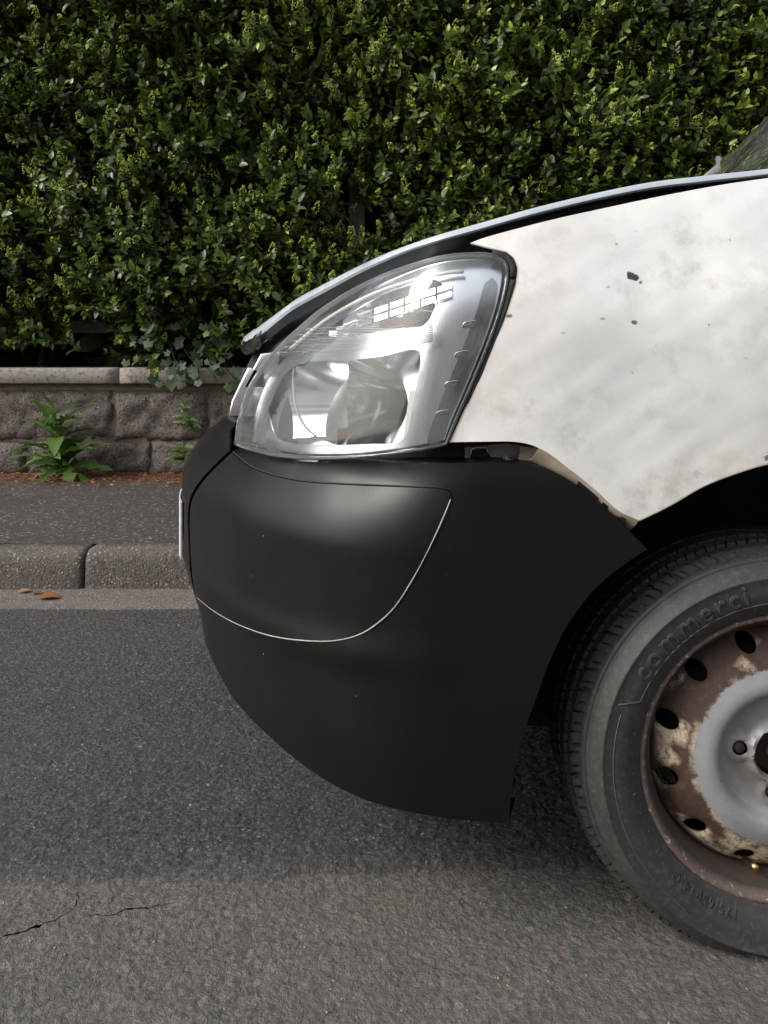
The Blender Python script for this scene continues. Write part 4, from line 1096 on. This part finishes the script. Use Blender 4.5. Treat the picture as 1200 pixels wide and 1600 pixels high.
# tread blocks
V, Fc = [], []
def tblock(a0, a1, y0, y1, r0, r1, slant, tap=0.0):
    b = len(V)
    for (a, y, r) in ((a0, y0, r0), (a1, y0, r0), (a1 + slant, y1, r0), (a0 + slant, y1, r0), (a0 + .002, y0 + .0006, r1 - tap), (a1 - .002, y0 + .0006, r1 - tap), (a1 + slant - .002, y1 - .0006, r1), (a0 + slant + .002, y1 - .0006, r1)):
        V.append(sag(r * math.cos(a), y, r * math.sin(a)))
    Fc.extend([(b+4,b+5,b+6,b+7),(b,b+1,b+5,b+4),(b+1,b+2,b+6,b+5),(b+2,b+3,b+7,b+6),(b+3,b,b+4,b+7)])
NB = 60
for i in range(NB):
    a = 2 * math.pi * i / NB; da = 2 * math.pi / NB; j = random.uniform(-.1, .1) * da
    tblock(a + j, a + .48 * da, .0155, .027, .272, .2850, .02, .005); tblock(a + .53 * da, a + .86 * da + j, .0115, .027, .270, .2850, .02, .006)
    tblock(a + .02, a + .88 * da + .02, .0278, .044, .276, .2858, .02)
    tblock(a, a + .46 * da, .048, .072, .278, .2895, -.03); tblock(a + .5 * da, a + .93 * da, .048, .072, .278, .2895, -.03)
    tblock(a, a + .45 * da, .078, .106, .278, .2905, .03); tblock(a + .5 * da, a + .93 * da, .078, .106, .278, .2905, .03); tblock(a, a + .9 * da, .112, .134, .278, .2905, .02); tblock(a + .01, a + .9 * da, .139, .166, .278, .289, .02)
o = bpy.data.objects.new('tread', mesh('tread', V, Fc, M['tyre'], smooth=False)); COL.objects.link(o); o.parent = wheel; tag(o, kind='stuff')
# raised lettering and lines on the sidewall
def side_y(r): return np.interp(r, TR, TY)
def arc_text(body, size, r0, a_start, ext_=.0011, space=1.0):
    cu = bpy.data.curves.new('t', 'FONT'); cu.body = body; cu.size = size; cu.extrude = ext_; cu.space_character = space; cu.resolution_u = 4; cu.bevel_depth = size * .012
    t = bpy.data.objects.new('t', cu); COL.objects.link(t); bpy.context.view_layer.update()
    dg = bpy.context.evaluated_depsgraph_get(); me = bpy.data.meshes.new_from_object(t.evaluated_get(dg)); bpy.data.objects.remove(t)
    for v in me.vertices:
        x, y, z = v.co; r = r0 + y; a = a_start - x / (r0 + size * .3); v.co = (r * math.cos(a), side_y(r) - z, r * math.sin(a))
    me.name = 'lettering'; me.materials.clear(); me.materials.append(M['tyre']); return me
for body, size, r0, a0, e, sp in (('commerci', .039, .223, R(150), .0017, 1.22), ('175/65R14 C', .0155, .2085, R(251), .0015, 1.25)):
    o = bpy.data.objects.new('lettering', arc_text(body, size, r0, a0, e, sp)); COL.objects.link(o); o.parent = wheel
def ring(r0, a0, a1, rad, r1=None):
    n = 40; V, Fc = [], []; P = []
    for k in range(n + 1):
        t = k / n; r = r0 + ((r1 if r1 else r0) - r0) * t; a = a0 + (a1 - a0) * t; P.append((r * math.cos(a), side_y(r) - rad * .2, r * math.sin(a)))
    tube_data(P, rad, 6, V, Fc); o = bpy.data.objects.new('raised_line', mesh('raised_line', V, Fc, M['tyre_worn'])); COL.objects.link(o); o.parent = wheel
ring(.2185, R(154), R(40), .0011); ring(.2385, R(163), R(235), .0009); ring(.2185, R(157), R(154), .0011); ring(.2185, R(157), R(160.5), .0011, .246)
for k in range(22):
    a = R(250 - 7.4 * k); r = .2055 + .0015 * (k % 3)
    V, Fc = [], []; tube_data([(r * math.cos(a), side_y(r) - .0002, r * math.sin(a)), ((r + .005) * math.cos(a + .008), side_y(r + .005) - .0002, (r + .005) * math.sin(a + .008))], .0006, 5, V, Fc)
    o = bpy.data.objects.new('mould_mark', mesh('mould_mark', V, Fc, M['tyre_worn'])); COL.objects.link(o); o.parent = wheel
# steel rim: flange + well, then the pressed disc with its ring of holes
RP = [(.186, .140), (.190, .120), (.176, .10), (.172, .075), (.173, .050), (.1745, .030), (.1790, .019), (.1860, .013), (.1885, .008), (.1900, .003), (.1930, .0000), (.1965, .0005), (.1990, .003), (.1995, .007), (.196, .012)]
rim = lathe('rim', RP, M['rim'], wheel, 128)
DR = np.array([.033, .036, .040, .043, .047, .066, .080, .0845, .0875, .094, .104, .116, .128, .142, .156, .166, .1725, .176])
DY = np.array([.020, .012, .011, .018, .0215, .0215, .0205, .012, .005, .0015, .0012, .005, .011, .019, .030, .040, .050, .058])
circ = lambda cx, cy, r, n=22: np.array([(cx + r * math.cos(2 * math.pi * k / n), cy + r * math.sin(2 * math.pi * k / n)) for k in range(n)])
holes = [circ(.154 * math.cos(R(104.5 + 30 * k)), .154 * math.sin(R(104.5 + 30 * k)), .0130) for k in range(12)]
bolts = [(.054 * math.cos(R(172 + 90 * k)), .054 * math.sin(R(172 + 90 * k))) for k in range(4)]
holes += [circ(bx, by, .0100, 20) for bx, by in bolts] + [circ(0, 0, .033, 40)]
V2, T = fill(circ(0, 0, .1755, 120), .0046, holes)
rr_ = np.linalg.norm(V2, axis=1); V3 = np.stack([V2[:, 0], np.interp(rr_, DR, DY), V2[:, 1]], 1)
for bx, by in bolts:
    d = np.hypot(V2[:, 0] - bx, V2[:, 1] - by); V3[:, 1] -= .005 * np.exp(-((d - .0135) / .005) ** 2)
for k in range(12):
    a = R(104.5 + 30 * k); d = np.hypot(V2[:, 0] - .154 * math.cos(a), V2[:, 1] - .154 * math.sin(a)); V3[:, 1] += .004 * np.exp(-((d - .0130) / .003) ** 2)
disc = mk('disc', V3, orient(V3, T, np.array([0, -1, 0])), M['rim'], None, solid=.0035); disc.parent = wheel; disc.location = (0, 0, 0)
def sub(name, me): o = bpy.data.objects.new(name, me); COL.objects.link(o); o.parent = wheel; return o
for bx, by in bolts:
    V, Fc = tube_data([(bx, .05, by), (bx, .019, by), (bx, .017, by)], [.0085, .0085, .007], 6); sub('wheel_bolt', mesh('wheel_bolt', V, Fc, M['brake']))
V, Fc = tube_data([(0, .08, 0), (0, .034, 0), (0, .030, 0)], [.034, .034, .030], 32); tube_data([(0, .05, 0), (0, .022, 0), (0, .020, 0)], [.016, .016, .013], 6, V, Fc); sub('axle_nut', mesh('axle_nut', V, Fc, M['brake']))
va = math.atan2(-(1372 - WCY), 1184 - WCX); vr = .1625
V, Fc = tube_data([(vr * math.cos(va), .040, vr * math.sin(va)), ((vr - .005) * math.cos(va), .018, (vr - .005) * math.sin(va)), ((vr - .007) * math.cos(va), .008, (vr - .007) * math.sin(va))], [.0042, .0042, .0042], 10); sub('valve_cap', mesh('valve_cap', V, Fc, M['brass']))

# far-side copies and the rear wheels
def mirrored(o):
    c = copy_tree(o, van); c.matrix_parent_inverse = van.matrix_world.inverted()
    base_m = o.matrix_basis
    c.matrix_basis = Matrix.Translation((0, 2 * YC, 0)) @ Matrix.Diagonal((1, -1, 1, 1)) @ base_m
    return c
bpy.context.view_layer.update()
for o in (wing, lamp, bumper, wheel): mirrored(o)
rw = copy_tree(wheel, van); rw.matrix_parent_inverse = wheel.matrix_parent_inverse.copy(); rw.location.x += 3.24 - XW
mirrored(rw)

# ================================================================== SMALL PLANTS AND LITTER
def strip_leaf(nm, lobes, n=11, droop=.35):
    """long toothed leaf, unit length along +X, arching"""
    V, Fc = [], []
    for i in range(n):
        t = i / (n - 1); w_ = math.sin(math.pi * min(1, t * .93 + .06)) ** .8 * .115 * (1 if not lobes else (1.35 if i % 2 else .45)); zc = .25 * t - droop * t * t
        V += [(t, -w_, zc + w_ * .35), (t, 0, zc), (t, w_, zc + w_ * .35)]
    for i in range(n - 1):
        a = i * 3; Fc += [(a, a + 3, a + 4), (a, a + 4, a + 1), (a + 1, a + 4, a + 5), (a + 1, a + 5, a + 2)]
    return np.array(V), np.array(Fc)
wl = []
for k, (lb, dr) in enumerate(((True, .35), (True, .75), (True, .5), (False, .6))):
    v_, f_ = strip_leaf('leaf', lb, droop=dr)
    for t in (.25, .6): wl.append(raw_mesh('leaf', v_, f_, M['weed'], attr=np.full(len(v_), t)))
def weed(name, px, py, Y, label, hgt, nleaf, lmin, lmax, lean=0, seed=1, zlo=.0):
    rd = random.Random(seed); b = at(px, py, Y); t = empty(name, b); tag(t, label, 'weed', 'weeds growing at the foot of the wall')
    top = Vector((lean, -.03, hgt)); P = [Vector((0, 0, 0)), top * .5 + Vector((.012, -.01, 0)), top]
    V, Fc = tube_data(P, [.006, .005, .003], 6); o = bpy.data.objects.new('stalk', mesh('stalk', V, Fc, M['stem_m'])); COL.objects.link(o); o.parent = t
    for k in range(nleaf):
        u = zlo + (1 - zlo) * (k / nleaf) ** 1.9; p = P[0].lerp(P[2], u); L = rd.uniform(lmin, lmax) * (1 - .3 * u)
        az = k * 2.4 + rd.uniform(-.4, .4); el = rd.uniform(-.05, .85) + .35 * u
        if math.sin(az) > .35: az = -az                                  # leaves cannot grow into the wall
        o = bpy.data.objects.new('leaf', wl[rd.randrange(len(wl))]); COL.objects.link(o); o.parent = t
        o.matrix_local = Matrix.Translation(p) @ Matrix.Rotation(az, 4, 'Z') @ Matrix.Rotation(-el, 4, 'Y') @ Matrix.Rotation(rd.uniform(-.9, .9), 4, 'X') @ Matrix.Diagonal((L, L * rd.uniform(.9, 1.4), L, 1))
    return t
weed('sow_thistle', 100, 736, 4.50, 'largest green weed with long toothed leaves at the left foot of the wall', .36, 44, .15, .36, -.05, 3)
weed('small_weed', 287, 722, 4.52, 'small bright green weed at the wall foot beside the bumper', .13, 20, .07, .14, 0, 8)
weed('wall_weed', 300, 668, 4.56, 'small trailing weed rooted in the wall joint below the ivy', .17, 20, .06, .11, -.06, 12)
# ivy spilling over the coping
def ivy_leaf_mesh(t):
    out_ = []
    for k in range(15):
        a = math.pi * (-.83 + 1.66 * k / 14); lob = abs(math.cos(2.5 * a)) ** .7; r = .34 + .26 * lob * (1 - .28 * abs(a) / math.pi); out_.append((.25 + r * math.cos(a), r * math.sin(a), -.10 * r * r + .03 * lob))
    V = [(.12, 0, .03)] + out_; return raw_mesh('leaf', np.array(V), np.array([(0, k, k + 1) for k in range(1, 15)]), M['ivy'], attr=np.full(16, t))
ivm = [ivy_leaf_mesh(t) for t in (.1, .4, .75)]
ivy = empty('ivy', at(290, 545, 4.5)); tag(ivy, 'green ivy spilling out of the hedge over the wall coping', 'ivy')
rd = random.Random(5)
for vx in (255, 285, 315, 340):
    P = [at(vx + rd.uniform(-8, 8) + 6 * k, 520 + k * 19, 4.60 - .03 * k + (.02 if k > 2 else 0)) for k in range(5)]
    V, Fc = tube_data([p - ivy.location for p in P], .003, 5); o = bpy.data.objects.new('vine', mesh('vine', V, Fc, M['bark'])); COL.objects.link(o); o.parent = ivy
for k in range(72):
    px = rd.gauss(300, 52); py = rd.uniform(505, 600) if px > 235 else rd.uniform(500, 565)
    if px > 390 or px < 180: continue
    p = at(px, py, 4.50 + rd.uniform(-.07, .05)) - ivy.location; s = rd.uniform(.035, .07)
    o = bpy.data.objects.new('leaf', rd.choice(ivm)); COL.objects.link(o); o.parent = ivy
    nr = Vector((rd.gauss(0, .35), -1, rd.uniform(.1, .9))).normalized(); dn = Vector((rd.gauss(0, .5), -.1, -1)); xa = (dn - nr * dn.dot(nr)).normalized(); ya = nr.cross(xa)
    mt = Matrix.Identity(4)
    for c, v_ in enumerate((xa, ya, nr)):
        for r_ in range(3): mt[r_][c] = v_[r_] * s
    o.matrix_local = Matrix.Translation(p) @ mt
# brown litter collected along the wall foot
n = 9000
cx = rng.uniform(-5, 4, n); cy = 4.56 - np.abs(rng.normal(0, .19, n)); s = rng.uniform(.003, .013, n); an = rng.uniform(0, 6.28, n)
q = np.array([(-1, -.4), (1, -.3), (.9, .35), (-.8, .4)]); V = []
for k in range(4):
    x = q[k, 0] * np.cos(an) - q[k, 1] * np.sin(an); y = q[k, 0] * np.sin(an) + q[k, 1] * np.cos(an)
    V.append(np.stack([cx + x * s, np.minimum(cy + y * s, 4.6), KZ + .011 + .012 * np.clip((cy - 4.4) / .2, 0, 1) + rng.uniform(-.003, .005, n)], 1))
V = np.stack(V, 1).reshape(-1, 3); T = (np.array([(0, 1, 2), (0, 2, 3)])[None] + 4 * np.arange(n)[:, None, None]).reshape(-1, 3)
tag(link('dry_litter', raw_mesh('dry_litter', V, T, M['litter'], smooth=False, attr=np.repeat(rng.random(n), 4))), 'brown dry plant litter along the foot of the wall', 'litter', kind='stuff')
def fallen(px, py, Y, z, label, tint, s, rot, nm='fallen_leaf', cat='leaf'):
    b = at(px, py, Y); v_ = LT * np.array([1, 1.15, 1.5]); o = link(nm, raw_mesh(nm, v_, LF, M['litter'], attr=np.full(8, tint)))
    o.location = (b.x, b.y, z); o.rotation_euler = (.1, -.05, rot); o.scale = (s, s, s); tag(o, label, cat, 'leaves lying in the gutter')
fallen(58, 938, 2.60, .014, 'orange brown dry leaf lying flat in the concrete gutter', .55, .085, .2)
fallen(27, 925, 2.66, .016, 'pale curled dry leaf at the kerb base, leftmost in the gutter', 1.0, .05, .5)
fallen(50, 928, 2.66, .014, 'small dark brown leaf scrap between the two lighter leaves', .2, .045, -.3)

# loose grit on the road
n = 2600
gx = rng.uniform(-2.6, 2.2, n); gy = rng.uniform(.75, 2.6, n); sc = rng.uniform(.0008, .0024, n)
sq = rng.uniform(.6, 1.4, (n, 3)); rot = rng.uniform(0, 6.28, n); P = OC[None] * sq[:, None] * sc[:, None, None]
P = np.stack([P[..., 0] * np.cos(rot)[:, None] - P[..., 1] * np.sin(rot)[:, None], P[..., 0] * np.sin(rot)[:, None] + P[..., 1] * np.cos(rot)[:, None], P[..., 2] * .7], -1)
P += np.stack([gx, gy, np.where(gy > 2.5, .010, np.where(gy > 1.22, .0056, .0008)) + sc * .35], 1)[:, None]
tag(link('loose_grit', raw_mesh('loose_grit', P.reshape(-1, 3), (OF[None] + 6 * np.arange(n)[:, None, None]).reshape(-1, 3), simple('grit_stone', (.22, .205, .19), .9, nscale=9, namt=.6), smooth=False)), 'loose stone grit scattered over the asphalt', 'grit', kind='stuff')
